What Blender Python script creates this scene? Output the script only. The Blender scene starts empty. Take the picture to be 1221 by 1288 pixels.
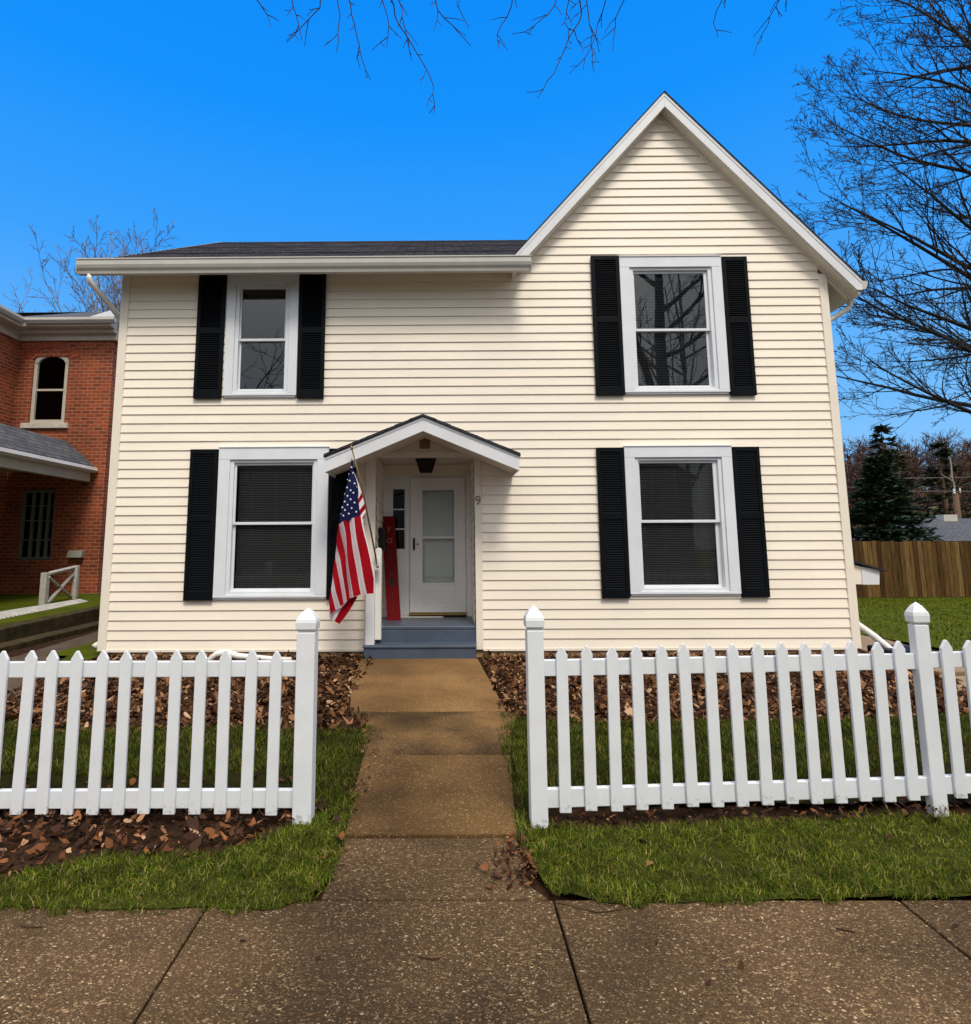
import bpy, math, random
import numpy as np
from mathutils import Vector, Matrix
random.seed(7); RNG = np.random.default_rng(7)
SC = bpy.context.scene
COL = SC.collection
R = math.radians

# ------------------------------------------------------------------ tagging
def tag(o, label=None, cat=None, group=None, kind=None):
    if label: o['label'] = label
    if cat: o['category'] = cat
    if group: o['group'] = group
    if kind: o['kind'] = kind
    return o
def empty(name, loc, label=None, cat=None, group=None):
    o = bpy.data.objects.new(name, None); COL.objects.link(o)
    o.location = loc; o.empty_display_size = .2
    return tag(o, label, cat, group)
def root_of(o):
    while o.parent: o = o.parent
    return o

# ------------------------------------------------------------------ mesh builder
class MB:
    def __init__(s): s.v = []; s.f = []; s.mi = []; s.uv = {}
    def add(s, vs, fs, mi=0):
        n = len(s.v); s.v += [tuple(p) for p in vs]
        for f in fs: s.f.append(tuple(i+n for i in f)); s.mi.append(mi)
        return s
    def box(s, x0, x1, y0, y1, z0, z1, mi=0):
        return s.add([(x0,y0,z0),(x1,y0,z0),(x1,y1,z0),(x0,y1,z0),(x0,y0,z1),(x1,y0,z1),(x1,y1,z1),(x0,y1,z1)],
              [(0,3,2,1),(4,5,6,7),(0,1,5,4),(1,2,6,5),(2,3,7,6),(3,0,4,7)], mi)
    def quad(s, a, b, c, d, mi=0, uv=None):
        s.add([a,b,c,d], [(0,1,2,3)], mi)
        if uv: s.uv[len(s.f)-1] = uv
        return s
    def poly(s, pts, mi=0): return s.add(pts, [tuple(range(len(pts)))], mi)
    def prism(s, pl, ax, a, b, mi=0):
        def P(p, t):
            return (t,p[0],p[1]) if ax=='x' else (p[0],t,p[1]) if ax=='y' else (p[0],p[1],t)
        n = len(pl)
        vs = [P(p,a) for p in pl]+[P(p,b) for p in pl]
        fs = [tuple(range(n-1,-1,-1)), tuple(range(n,2*n))]+[(i,(i+1)%n,n+(i+1)%n,n+i) for i in range(n)]
        return s.add(vs, fs, mi)
    def tube(s, pts, rs, n=8, cap=True, mi=0):
        pts = [Vector(p) for p in pts]
        if not hasattr(rs,'__len__'): rs = [rs]*len(pts)
        vs = []; up = Vector((.13,.31,.94))
        for i,p in enumerate(pts):
            d = (pts[min(i+1,len(pts)-1)]-pts[max(i-1,0)]).normalized()
            a = d.cross(up)
            if a.length < .05: a = d.cross(Vector((1,0,0)))
            a.normalize(); b = d.cross(a)
            for k in range(n):
                t = 2*math.pi*k/n
                vs.append(p+(a*math.cos(t)+b*math.sin(t))*rs[i])
        fs = []
        for i in range(len(pts)-1):
            for k in range(n):
                fs.append((i*n+k, i*n+(k+1)%n, (i+1)*n+(k+1)%n, (i+1)*n+k))
        if cap: fs += [tuple(range(n-1,-1,-1)), tuple(range((len(pts)-1)*n, len(pts)*n))]
        return s.add(vs, fs, mi)
    def bar(s, a, b, w, h, mi=0):            # rectangular bar between two points
        a = Vector(a); b = Vector(b); d = (b-a).normalized()
        u = d.cross(Vector((0,1,0)));
        if u.length < .05: u = d.cross(Vector((1,0,0)))
        u.normalize(); v = d.cross(u)
        vs = [p+u*(su*w/2)+v*(sv*h/2) for p in (a,b) for su,sv in ((-1,-1),(1,-1),(1,1),(-1,1))]
        return s.add(vs, [(3,2,1,0),(4,5,6,7),(0,1,5,4),(1,2,6,5),(2,3,7,6),(3,0,4,7)], mi)
    def build(s, name, m, parent=None, bevel=0, smooth=False, recalc=True):
        off = Vector(root_of(parent).location) if parent else Vector((0,0,0))
        me = bpy.data.meshes.new(name)
        me.from_pydata([Vector(p)-off for p in s.v], [], s.f)
        for x in (m if isinstance(m,(list,tuple)) else [m]): me.materials.append(x)
        if any(s.mi): me.polygons.foreach_set('material_index', s.mi)
        if s.uv:
            l = me.uv_layers.new(name='UVMap')
            for fi,uv in s.uv.items():
                p = me.polygons[fi]
                for k,li in enumerate(p.loop_indices): l.data[li].uv = uv[k]
        if recalc and not s.uv:
            import bmesh
            bm = bmesh.new(); bm.from_mesh(me); bmesh.ops.recalc_face_normals(bm, faces=bm.faces); bm.to_mesh(me); bm.free()
        if smooth: me.polygons.foreach_set('use_smooth', [True]*len(me.polygons))
        me.update()
        o = bpy.data.objects.new(name, me); COL.objects.link(o)
        if parent: o.parent = parent
        if bevel:
            b = o.modifiers.new('Bevel','BEVEL'); b.width = bevel; b.segments = 2; b.limit_method = 'ANGLE'; b.angle_limit = R(40)
        return o
def np_mesh(name, verts, faces, m, parent=None):
    """faces: (n,k) array"""
    me = bpy.data.meshes.new(name)
    verts = np.asarray(verts, np.float32)
    if parent: verts = verts-np.array(root_of(parent).location, np.float32)
    faces = np.asarray(faces, np.int32); n,k = faces.shape
    me.vertices.add(len(verts)); me.vertices.foreach_set('co', verts.ravel())
    me.loops.add(n*k); me.loops.foreach_set('vertex_index', faces.ravel())
    me.polygons.add(n); me.polygons.foreach_set('loop_start', np.arange(0,n*k,k,dtype=np.int32))
    me.update(calc_edges=True); me.materials.append(m)
    o = bpy.data.objects.new(name, me); COL.objects.link(o)
    if parent: o.parent = parent
    return o

# ------------------------------------------------------------------ materials
def mat(name, col, rough=.6, var=0, scale=4, col2=None, bump=0, bscale=60, metal=0, spec=.5, stretch=None):
    m = bpy.data.materials.new(name); m.use_nodes = True
    nt = m.node_tree; N = nt.nodes; L = nt.links; b = N['Principled BSDF']
    b.inputs['Base Color'].default_value = (*col,1); b.inputs['Roughness'].default_value = rough
    b.inputs['Metallic'].default_value = metal; b.inputs['Specular IOR Level'].default_value = spec
    tc = N.new('ShaderNodeTexCoord'); mp = N.new('ShaderNodeMapping'); L.new(tc.outputs['Object'], mp.inputs[0])
    if stretch: mp.inputs['Scale'].default_value = stretch
    if var or col2:
        n = N.new('ShaderNodeTexNoise'); n.inputs['Scale'].default_value = scale; n.inputs['Detail'].default_value = 6; n.inputs['Roughness'].default_value = .62
        L.new(mp.outputs[0], n.inputs['Vector'])
        r = N.new('ShaderNodeValToRGB'); r.color_ramp.elements[0].position = .32; r.color_ramp.elements[1].position = .68
        c2 = col2 or tuple(c*(1-var) for c in col)
        r.color_ramp.elements[0].color = (*c2,1); r.color_ramp.elements[1].color = (*(col if col2 else tuple(min(1,c*(1+var*.5)) for c in col)),1)
        L.new(n.outputs['Fac'], r.inputs[0]); L.new(r.outputs[0], b.inputs['Base Color'])
    if bump:
        n2 = N.new('ShaderNodeTexNoise'); n2.inputs['Scale'].default_value = bscale; n2.inputs['Detail'].default_value = 5
        L.new(mp.outputs[0], n2.inputs['Vector'])
        bp = N.new('ShaderNodeBump'); bp.inputs['Strength'].default_value = bump; bp.inputs['Distance'].default_value = .01
        L.new(n2.outputs['Fac'], bp.inputs['Height']); L.new(bp.outputs[0], b.inputs['Normal'])
    return m
def island_mat(name, cols, rough=.7, transl=0, noise=0, spec=.10):
    """one colour per island, picked from a ramp"""
    m = bpy.data.materials.new(name); m.use_nodes = True
    nt = m.node_tree; N = nt.nodes; L = nt.links; b = N['Principled BSDF']
    g = N.new('ShaderNodeNewGeometry'); r = N.new('ShaderNodeValToRGB')
    el = r.color_ramp.elements
    for i,(p,c) in enumerate(cols):
        e = el[i] if i < 2 else el.new(p)
        e.position = p; e.color = (*c,1)
    L.new(g.outputs['Random Per Island'], r.inputs[0])
    out = r.outputs[0]
    if noise:
        tc = N.new('ShaderNodeTexCoord'); n = N.new('ShaderNodeTexNoise'); n.inputs['Scale'].default_value = noise[0]; n.inputs['Detail'].default_value = 4
        mp = N.new('ShaderNodeMapping'); mp.inputs['Scale'].default_value = noise[2] if len(noise)>2 else (1,1,1)
        L.new(tc.outputs['Object'], mp.inputs[0]); L.new(mp.outputs[0], n.inputs['Vector'])
        mr = N.new('ShaderNodeMapRange'); mr.inputs[1].default_value = .3; mr.inputs[2].default_value = .7
        mr.inputs[3].default_value = 1-noise[1]; mr.inputs[4].default_value = 1+noise[1]
        L.new(n.outputs['Fac'], mr.inputs[0])
        vm = N.new('ShaderNodeVectorMath'); vm.operation = 'SCALE'; L.new(out, vm.inputs[0]); L.new(mr.outputs[0], vm.inputs['Scale']); out = vm.outputs[0]
    L.new(out, b.inputs['Base Color']); b.inputs['Roughness'].default_value = rough; b.inputs['Specular IOR Level'].default_value = spec
    if transl:
        t = N.new('ShaderNodeBsdfTranslucent'); L.new(out, t.inputs[0])
        mx = N.new('ShaderNodeMixShader'); mx.inputs[0].default_value = transl
        L.new(b.outputs[0], mx.inputs[1]); L.new(t.outputs[0], mx.inputs[2]); L.new(mx.outputs[0], N['Material Output'].inputs[0])
    return m
def glass_mat(name, tint, refl, rough=.0, fr=1.0):
    m = bpy.data.materials.new(name); m.use_nodes = True
    nt = m.node_tree; N = nt.nodes; L = nt.links; N.remove(N['Principled BSDF'])
    t = N.new('ShaderNodeBsdfTransparent'); t.inputs[0].default_value = (*tint,1)
    g = N.new('ShaderNodeBsdfGlossy'); g.inputs['Roughness'].default_value = rough
    # faint waviness of the panes
    tc = N.new('ShaderNodeTexCoord'); n = N.new('ShaderNodeTexNoise'); n.inputs['Scale'].default_value = 2.5; L.new(tc.outputs['Object'], n.inputs['Vector'])
    bp = N.new('ShaderNodeBump'); bp.inputs['Strength'].default_value = .012; bp.inputs['Distance'].default_value = .03
    L.new(n.outputs['Fac'], bp.inputs['Height']); L.new(bp.outputs[0], g.inputs['Normal'])
    lw = N.new('ShaderNodeLayerWeight'); lw.inputs[0].default_value = .35
    mr = N.new('ShaderNodeMapRange'); mr.inputs[3].default_value = refl; mr.inputs[4].default_value = .9
    L.new(lw.outputs['Fresnel'], mr.inputs[0])
    lw2 = N.new('ShaderNodeFresnel'); lw2.inputs[0].default_value = 1.5
    ad = N.new('ShaderNodeMath'); ad.operation = 'ADD'; ad.use_clamp = True; ad.inputs[1].default_value = refl
    fm_ = N.new('ShaderNodeMath'); fm_.operation = 'MULTIPLY'; fm_.inputs[1].default_value = fr; L.new(lw2.outputs[0], fm_.inputs[0]); L.new(fm_.outputs[0], ad.inputs[0])
    mx = N.new('ShaderNodeMixShader'); L.new(ad.outputs[0], mx.inputs[0]); L.new(t.outputs[0], mx.inputs[1]); L.new(g.outputs[0], mx.inputs[2])
    L.new(mx.outputs[0], N['Material Output'].inputs[0])
    return m
def brick_mat():
    m = bpy.data.materials.new('red_brick'); m.use_nodes = True
    nt = m.node_tree; N = nt.nodes; L = nt.links; b = N['Principled BSDF']
    tc = N.new('ShaderNodeTexCoord'); sx = N.new('ShaderNodeSeparateXYZ'); L.new(tc.outputs['Object'], sx.inputs[0])
    ad = N.new('ShaderNodeMath'); ad.operation = 'ADD'; L.new(sx.outputs[0], ad.inputs[0]); L.new(sx.outputs[1], ad.inputs[1])
    cb = N.new('ShaderNodeCombineXYZ'); L.new(ad.outputs[0], cb.inputs[0]); L.new(sx.outputs[2], cb.inputs[1])
    nz = N.new('ShaderNodeTexNoise'); nz.inputs['Scale'].default_value = 9; nz.inputs['Detail'].default_value = 3; L.new(cb.outputs[0], nz.inputs['Vector'])
    mxv = N.new('ShaderNodeMix'); mxv.data_type = 'VECTOR'; mxv.inputs[0].default_value = .02
    L.new(cb.outputs[0], mxv.inputs[4]); L.new(nz.outputs['Color'], mxv.inputs[5])
    br = N.new('ShaderNodeTexBrick'); L.new(mxv.outputs[1], br.inputs['Vector'])
    br.inputs['Scale'].default_value = 1; br.inputs['Brick Width'].default_value = .215; br.inputs['Row Height'].default_value = .081
    br.inputs['Mortar Size'].default_value = .012; br.inputs['Mortar Smooth'].default_value = .3; br.inputs['Bias'].default_value = -.1
    br.inputs['Color1'].default_value = (.33,.055,.015,1); br.inputs['Color2'].default_value = (.15,.023,.007,1); br.inputs['Mortar'].default_value = (.32,.155,.08,1)
    n = N.new('ShaderNodeTexNoise'); n.inputs['Scale'].default_value = 1.3; n.inputs['Detail'].default_value = 6; L.new(tc.outputs['Object'], n.inputs['Vector'])
    mr = N.new('ShaderNodeMapRange'); mr.inputs[1].default_value = .3; mr.inputs[2].default_value = .7; mr.inputs[3].default_value = .72; mr.inputs[4].default_value = 1.2; L.new(n.outputs['Fac'], mr.inputs[0])
    vm = N.new('ShaderNodeVectorMath'); vm.operation = 'SCALE'; L.new(br.outputs['Color'], vm.inputs[0]); L.new(mr.outputs[0], vm.inputs['Scale'])
    L.new(vm.outputs[0], b.inputs['Base Color']); b.inputs['Roughness'].default_value = .85
    bp = N.new('ShaderNodeBump'); bp.invert = True; bp.inputs['Strength'].default_value = .7; bp.inputs['Distance'].default_value = .01
    L.new(br.outputs['Fac'], bp.inputs['Height']); L.new(bp.outputs[0], b.inputs['Normal'])
    return m
def shingle_mat(name, c1, c2, c3):
    """asphalt shingles; expects UVs in metres (along, up the slope)"""
    m = bpy.data.materials.new(name); m.use_nodes = True
    nt = m.node_tree; N = nt.nodes; L = nt.links; b = N['Principled BSDF']
    uv = N.new('ShaderNodeUVMap')
    br = N.new('ShaderNodeTexBrick'); L.new(uv.outputs[0], br.inputs['Vector']); br.inputs['Scale'].default_value = 1
    br.inputs['Brick Width'].default_value = .30; br.inputs['Row Height'].default_value = .14; br.inputs['Mortar Size'].default_value = .008
    br.inputs['Color1'].default_value = (*c1,1); br.inputs['Color2'].default_value = (*c2,1); br.inputs['Mortar'].default_value = (*c3,1)
    n = N.new('ShaderNodeTexNoise'); n.inputs['Scale'].default_value = 5; n.inputs['Detail'].default_value = 8; n.inputs['Roughness'].default_value = .75; L.new(uv.outputs[0], n.inputs['Vector'])
    mr = N.new('ShaderNodeMapRange'); mr.inputs[1].default_value = .3; mr.inputs[2].default_value = .7; mr.inputs[3].default_value = .6; mr.inputs[4].default_value = 1.35; L.new(n.outputs['Fac'], mr.inputs[0])
    vm = N.new('ShaderNodeVectorMath'); vm.operation = 'SCALE'; L.new(br.outputs['Color'], vm.inputs[0]); L.new(mr.outputs[0], vm.inputs['Scale'])
    L.new(vm.outputs[0], b.inputs['Base Color']); b.inputs['Roughness'].default_value = .95; b.inputs['Specular IOR Level'].default_value = .15
    bp = N.new('ShaderNodeBump'); bp.invert = True; bp.inputs['Strength'].default_value = .8; bp.inputs['Distance'].default_value = .012
    L.new(br.outputs['Fac'], bp.inputs['Height']); L.new(bp.outputs[0], b.inputs['Normal'])
    return m
def aggregate_mat(name, base1, base2, peb, amount, stain=.5, cell=85, seed=0):
    """exposed aggregate concrete: small stones set in brown paste, worn and stained"""
    m = bpy.data.materials.new(name); m.use_nodes = True
    nt = m.node_tree; N = nt.nodes; L = nt.links; b = N['Principled BSDF']
    tc = N.new('ShaderNodeTexCoord'); mp = N.new('ShaderNodeMapping'); mp.inputs['Location'].default_value = (seed*3.1,seed*1.7,0); L.new(tc.outputs['Object'], mp.inputs[0])
    n1 = N.new('ShaderNodeTexNoise'); n1.inputs['Scale'].default_value = 1.6; n1.inputs['Detail'].default_value = 7; n1.inputs['Roughness'].default_value = .6; L.new(mp.outputs[0], n1.inputs['Vector'])
    r1 = N.new('ShaderNodeValToRGB'); r1.color_ramp.elements[0].position = .35; r1.color_ramp.elements[1].position = .65
    r1.color_ramp.elements[0].color = (*base2,1); r1.color_ramp.elements[1].color = (*base1,1); L.new(n1.outputs['Fac'], r1.inputs[0])
    # stones, long axis turned at random by warping
    nw = N.new('ShaderNodeTexNoise'); nw.inputs['Scale'].default_value = 26; nw.inputs['Detail'].default_value = 1; L.new(mp.outputs[0], nw.inputs['Vector'])
    mw = N.new('ShaderNodeMix'); mw.data_type = 'VECTOR'; mw.inputs[0].default_value = .022; L.new(mp.outputs[0], mw.inputs[4]); L.new(nw.outputs['Color'], mw.inputs[5])
    col_ = r1.outputs[0]; hgt_ = None
    for li,(sx_,sy_,rz_,dd_) in enumerate(((1,1.75,.5,0),(1,1.7,2.0,5.3),(1.1,1.5,1.2,9.1))):
        m2 = N.new('ShaderNodeMapping'); m2.inputs['Scale'].default_value = (sx_,sy_,1); m2.inputs['Rotation'].default_value = (0,0,rz_); m2.inputs['Location'].default_value = (dd_,dd_*.7,0); L.new(mw.outputs[1], m2.inputs[0])
        vo = N.new('ShaderNodeTexVoronoi'); vo.inputs['Scale'].default_value = cell*(.72 if li<2 else 1.15); L.new(m2.outputs[0], vo.inputs['Vector'])
        sc = N.new('ShaderNodeSeparateColor'); L.new(vo.outputs['Color'], sc.inputs[0])
        th = N.new('ShaderNodeMapRange'); th.inputs[1].default_value = 1-amount; th.inputs[2].default_value = 1; th.inputs[3].default_value = .0; th.inputs[4].default_value = .60; L.new(sc.outputs[0], th.inputs[0])
        lt = N.new('ShaderNodeMath'); lt.operation = 'LESS_THAN'; L.new(vo.outputs['Distance'], lt.inputs[0]); L.new(th.outputs[0], lt.inputs[1])
        rp = N.new('ShaderNodeValToRGB'); el = rp.color_ramp.elements
        for k,(p,c) in enumerate(peb):
            e = el[k] if k<2 else el.new(p)
            e.position = p; e.color = (*c,1)
        L.new(sc.outputs[1], rp.inputs[0])
        mx = N.new('ShaderNodeMix'); mx.data_type = 'RGBA'; L.new(lt.outputs[0], mx.inputs[0]); L.new(col_, mx.inputs[6]); L.new(rp.outputs[0], mx.inputs[7]); col_ = mx.outputs[2]
        if hgt_ is None: hgt_ = lt.outputs[0]
        else:
            mm_ = N.new('ShaderNodeMath'); mm_.operation = 'MAXIMUM'; L.new(hgt_, mm_.inputs[0]); L.new(lt.outputs[0], mm_.inputs[1]); hgt_ = mm_.outputs[0]
    # broad stains
    n3 = N.new('ShaderNodeTexNoise'); n3.inputs['Scale'].default_value = 1.1; n3.inputs['Detail'].default_value = 5; L.new(mp.outputs[0], n3.inputs['Vector'])
    mr = N.new('ShaderNodeMapRange'); mr.inputs[1].default_value = .36; mr.inputs[2].default_value = .62; mr.inputs[3].default_value = 1-stain; mr.inputs[4].default_value = 1.12; L.new(n3.outputs['Fac'], mr.inputs[0])
    n4 = N.new('ShaderNodeTexNoise'); n4.inputs['Scale'].default_value = 140; n4.inputs['Detail'].default_value = 3; L.new(mp.outputs[0], n4.inputs['Vector'])
    mr4 = N.new('ShaderNodeMapRange'); mr4.inputs[1].default_value = .3; mr4.inputs[2].default_value = .7; mr4.inputs[3].default_value = .62; mr4.inputs[4].default_value = 1.35; L.new(n4.outputs['Fac'], mr4.inputs[0])
    mm = N.new('ShaderNodeMath'); mm.operation = 'MULTIPLY'; L.new(mr.outputs[0], mm.inputs[0]); L.new(mr4.outputs[0], mm.inputs[1])
    vm = N.new('ShaderNodeVectorMath'); vm.operation = 'SCALE'; L.new(mx.outputs[2], vm.inputs[0]); L.new(mm.outputs[0], vm.inputs['Scale'])
    L.new(vm.outputs[0], b.inputs['Base Color']); b.inputs['Roughness'].default_value = .8; b.inputs['Specular IOR Level'].default_value = .12
    bp = N.new('ShaderNodeBump'); bp.inputs['Strength'].default_value = .6; bp.inputs['Distance'].default_value = .004
    ms = N.new('ShaderNodeMath'); ms.operation = 'MULTIPLY'; ms.inputs[1].default_value = .5; L.new(n4.outputs['Fac'], ms.inputs[0])
    aa = N.new('ShaderNodeMath'); L.new(hgt_, aa.inputs[0]); L.new(ms.outputs[0], aa.inputs[1]); L.new(aa.outputs[0], bp.inputs['Height']); L.new(bp.outputs[0], b.inputs['Normal'])
    return m

M = {}
M['siding'] = mat('cream_vinyl_siding', (.875,.785,.672), .55, var=.06, scale=.9, bump=.10, bscale=40, stretch=(1,1,6))
M['cream'] = mat('cream_trim', (.80,.725,.625), .55, var=.05, scale=3)
M['white'] = mat('white_window_trim', (.71,.73,.78), .45, var=.06, scale=3)
M['barge'] = mat('white_aluminium_trim', (.68,.69,.73), .5, var=.08, scale=2.5)
M['soffit'] = mat('soffit_aluminium', (.66,.61,.53), .6, var=.08, scale=3)
M['gutter'] = mat('gutter_aluminium', (.50,.48,.45), .4, var=.10, scale=3)
M['fence'] = mat('white_fence_vinyl', (.70,.725,.77), .42, var=.07, scale=5, bump=.06, bscale=25)
def splash(m):
    nt = m.node_tree; N = nt.nodes; L = nt.links; b = N['Principled BSDF']; src = b.inputs['Base Color'].links[0].from_socket
    tc = N.new('ShaderNodeTexCoord'); sx = N.new('ShaderNodeSeparateXYZ'); L.new(tc.outputs['Object'], sx.inputs[0])
    g_ = N.new('ShaderNodeNewGeometry'); n = N.new('ShaderNodeTexNoise'); n.inputs['Scale'].default_value = 38; n.inputs['Detail'].default_value = 6; L.new(g_.outputs['Position'], n.inputs['Vector'])
    mr = N.new('ShaderNodeMapRange'); mr.inputs[1].default_value = .0; mr.inputs[2].default_value = .20; mr.inputs[3].default_value = .56; mr.inputs[4].default_value = .16; L.new(sx.outputs[2], mr.inputs[0])
    lt = N.new('ShaderNodeMapRange'); lt.inputs[3].default_value = .0; lt.inputs[4].default_value = .42
    ad = N.new('ShaderNodeMath'); ad.operation = 'ADD'; ad.inputs[1].default_value = -.06; L.new(mr.outputs[0], ad.inputs[0])
    sb = N.new('ShaderNodeMath'); sb.operation = 'SUBTRACT'; L.new(ad.outputs[0], sb.inputs[0]); L.new(n.outputs['Fac'], sb.inputs[1])
    lt.inputs[1].default_value = -.02; lt.inputs[2].default_value = .12; L.new(sb.outputs[0], lt.inputs[0])
    mx = N.new('ShaderNodeMix'); mx.data_type = 'RGBA'; mx.inputs[7].default_value = (.17,.13,.09,1); L.new(lt.outputs[0], mx.inputs[0]); L.new(src, mx.inputs[6]); L.new(mx.outputs[2], b.inputs['Base Color'])
splash(M['fence'])
M['capw'] = mat('post_cap_vinyl', (.72,.735,.77), .4, var=.06, scale=9)
M['shutter'] = mat('black_shutter', (.0032,.0044,.0068), .6, var=.2, scale=3, spec=.09)
M['shing'] = shingle_mat('dark_shingles', (.078,.078,.100), (.036,.037,.050), (.011,.011,.015))
M['shing_gray'] = shingle_mat('gray_shingles', (.105,.11,.125), (.07,.072,.085), (.03,.03,.035))
M['shing_edge'] = mat('shingle_edge', (.014,.016,.022), .95, var=.3, scale=20)
M['deck'] = mat('blue_gray_step_paint', (.062,.083,.122), .35, var=.16, scale=5, bump=.15, bscale=18)
M['found'] = mat('foundation_block', (.42,.27,.15), .9, col2=(.20,.11,.055), scale=7, bump=.5, bscale=30)
M['brick'] = brick_mat()
M['stone'] = mat('sill_stone', (.55,.50,.43), .7, var=.2, scale=8)
M['cornice'] = mat('cornice_paint', (.50,.45,.38), .6, var=.12, scale=3)
M['oldwhite'] = mat('worn_white_paint', (.48,.45,.41), .6, var=.25, scale=9)
M['blind'] = mat('blind_slat', (.68,.66,.60), .6)
M['dark'] = mat('dark_interior', (.018,.018,.018), .9)
M['glass'] = glass_mat('window_glass', (.60,.60,.60), .010)
M['glass_up'] = glass_mat('upper_window_glass', (.50,.51,.53), .075)
M['glass_clear'] = glass_mat('storm_door_glass', (.86,.88,.86), .02, fr=.7)
M['glass_dark'] = glass_mat('sidelight_glass', (.06,.06,.06), .0, fr=.35)
M['door'] = mat('white_door_paint', (.84,.83,.81), .4, var=.04, scale=2)
M['innerdoor'] = mat('inner_door_paint', (.86,.88,.88), .5)
M['black'] = mat('black_metal', (.006,.006,.007), .5, spec=.2)
M['metal'] = mat('aged_bronze', (.27,.205,.15), .5, metal=.1, var=.3, scale=30)
M['brass'] = mat('brass_strip', (.45,.28,.09), .35, metal=.9)
M['red'] = mat('red_board_paint', (.20,.003,.005), .6, col2=(.12,.002,.003), scale=9, bump=.2, bscale=30, stretch=(6,6,1), spec=.12)
M['letter_gold'] = mat('faded_gold_letter', (.33,.14,.05), .6)
M['letter_dark'] = mat('dark_letter', (.035,.006,.008), .6)
M['fl_red'] = mat('flag_red', (.28,.003,.010), .85, var=.12, scale=30, spec=.08)
M['fl_white'] = mat('flag_white', (.70,.62,.66), .8, var=.08, scale=30)
M['fl_blue'] = mat('flag_blue', (.010,.013,.062), .85, var=.15, scale=30, spec=.08)
M['fl_star'] = mat('flag_star', (.80,.80,.84), .8)
M['pole'] = mat('flag_pole_wood', (.20,.135,.075), .45, var=.2, scale=8)
M['bark'] = mat('dark_bark', (.014,.011,.011), .9, var=.3, scale=20, bump=.6, bscale=25)
M['bark_street'] = mat('street_tree_bark', (.17,.145,.105), .9, var=.35, scale=14, bump=.6, bscale=22)
M['twig'] = mat('dark_twig', (.014,.010,.010), .85)
M['bark2'] = mat('gray_bark', (.30,.26,.20), .9, var=.3, scale=16, bump=.6, bscale=20)
M['soil'] = mat('damp_soil', (.050,.026,.013), .95, col2=(.017,.008,.004), scale=14, bump=1, bscale=45, spec=.08)
M['turf'] = mat('turf_soil', (.050,.058,.007), .95, col2=(.020,.021,.003), scale=9, bump=1, bscale=60, spec=.08)
M['turf_in'] = mat('dark_turf_soil', (.026,.027,.004), .95, col2=(.014,.010,.004), scale=9, bump=1, bscale=60, spec=.05)  # darker, browner turf soil laid inside the fence
M['lawnfar'] = mat('short_lawn', (.085,.100,.003), .9, col2=(.040,.055,.002), scale=2.2, bump=1, bscale=70, spec=.08)
M['drive'] = mat('brown_driveway', (.115,.085,.062), .85, col2=(.06,.042,.03), scale=4, bump=.5, bscale=60, spec=.08)
M['curbm'] = mat('mossy_concrete', (.075,.055,.03), .9, col2=(.028,.024,.012), scale=5, bump=.6, bscale=30, spec=.08)
M['asphalt'] = mat('road_asphalt', (.05,.05,.052), .9, var=.25, scale=30, bump=.6, bscale=120)
PEB = [(0,(.062,.036,.017)),(.50,(.112,.066,.031)),(.78,(.170,.105,.052)),(.93,(.26,.172,.092)),(1,(.45,.34,.22))]
M['walk_side'] = aggregate_mat('sidewalk_aggregate', (.092,.056,.028), (.053,.033,.018), PEB, 1.0, .42, 100, 0)
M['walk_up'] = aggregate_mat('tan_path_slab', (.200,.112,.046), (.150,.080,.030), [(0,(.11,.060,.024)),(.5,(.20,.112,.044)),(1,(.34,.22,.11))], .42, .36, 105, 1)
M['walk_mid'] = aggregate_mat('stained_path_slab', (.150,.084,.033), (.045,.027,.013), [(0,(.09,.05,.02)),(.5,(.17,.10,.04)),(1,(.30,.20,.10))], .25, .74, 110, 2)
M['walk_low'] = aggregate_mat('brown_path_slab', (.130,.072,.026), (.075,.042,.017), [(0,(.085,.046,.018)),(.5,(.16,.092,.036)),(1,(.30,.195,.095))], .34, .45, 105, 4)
M['sidepath'] = mat('side_path_concrete', (.30,.21,.13), .85, col2=(.19,.125,.07), scale=3, bump=.3, bscale=50)
M['grass'] = island_mat('grass_blade', [(0,(.022,.042,.003)),(.35,(.052,.082,.004)),(.66,(.100,.130,.007)),(.86,(.180,.190,.016)),(.965,(.26,.20,.07)),(1,(.34,.24,.11))], .55, .22, (7,.55))
M['grass_d'] = island_mat('dark_grass_blade', [(0,(.020,.034,.003)),(.4,(.042,.061,.004)),(.75,(.076,.094,.007)),(.95,(.125,.125,.016)),(1,(.24,.16,.06))], .55, .22, (5,.5))  # darker blade tones for the grass inside the fence
M['grass_far'] = island_mat('lawn_blade', [(0,(.042,.058,.0015)),(.5,(.070,.088,.002)),(.9,(.108,.120,.004)),(1,(.17,.14,.03))], .75, .15, (1.2,.4))
M['leaf'] = island_mat('fallen_leaf', [(0,(.022,.010,.006)),(.34,(.050,.021,.010)),(.60,(.105,.046,.020)),(.82,(.20,.095,.044)),(.95,(.33,.18,.095)),(1,(.46,.30,.19))], .7, .12)
M['leaf_dk'] = island_mat('damp_leaf', [(0,(.018,.009,.006)),(.45,(.045,.020,.012)),(.72,(.11,.042,.018)),(.88,(.23,.085,.03)),(.96,(.33,.17,.09)),(1,(.48,.31,.20))], .65, .1)
M['needle'] = island_mat('spruce_needles', [(0,(.011,.024,.013)),(.5,(.025,.047,.026)),(.85,(.050,.078,.046)),(1,(.10,.135,.085))], .7, .1)
M['needle2'] = island_mat('pine_needles', [(0,(.018,.026,.012)),(.5,(.036,.044,.020)),(.85,(.058,.064,.032)),(1,(.09,.085,.045))], .7, .1)
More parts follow.
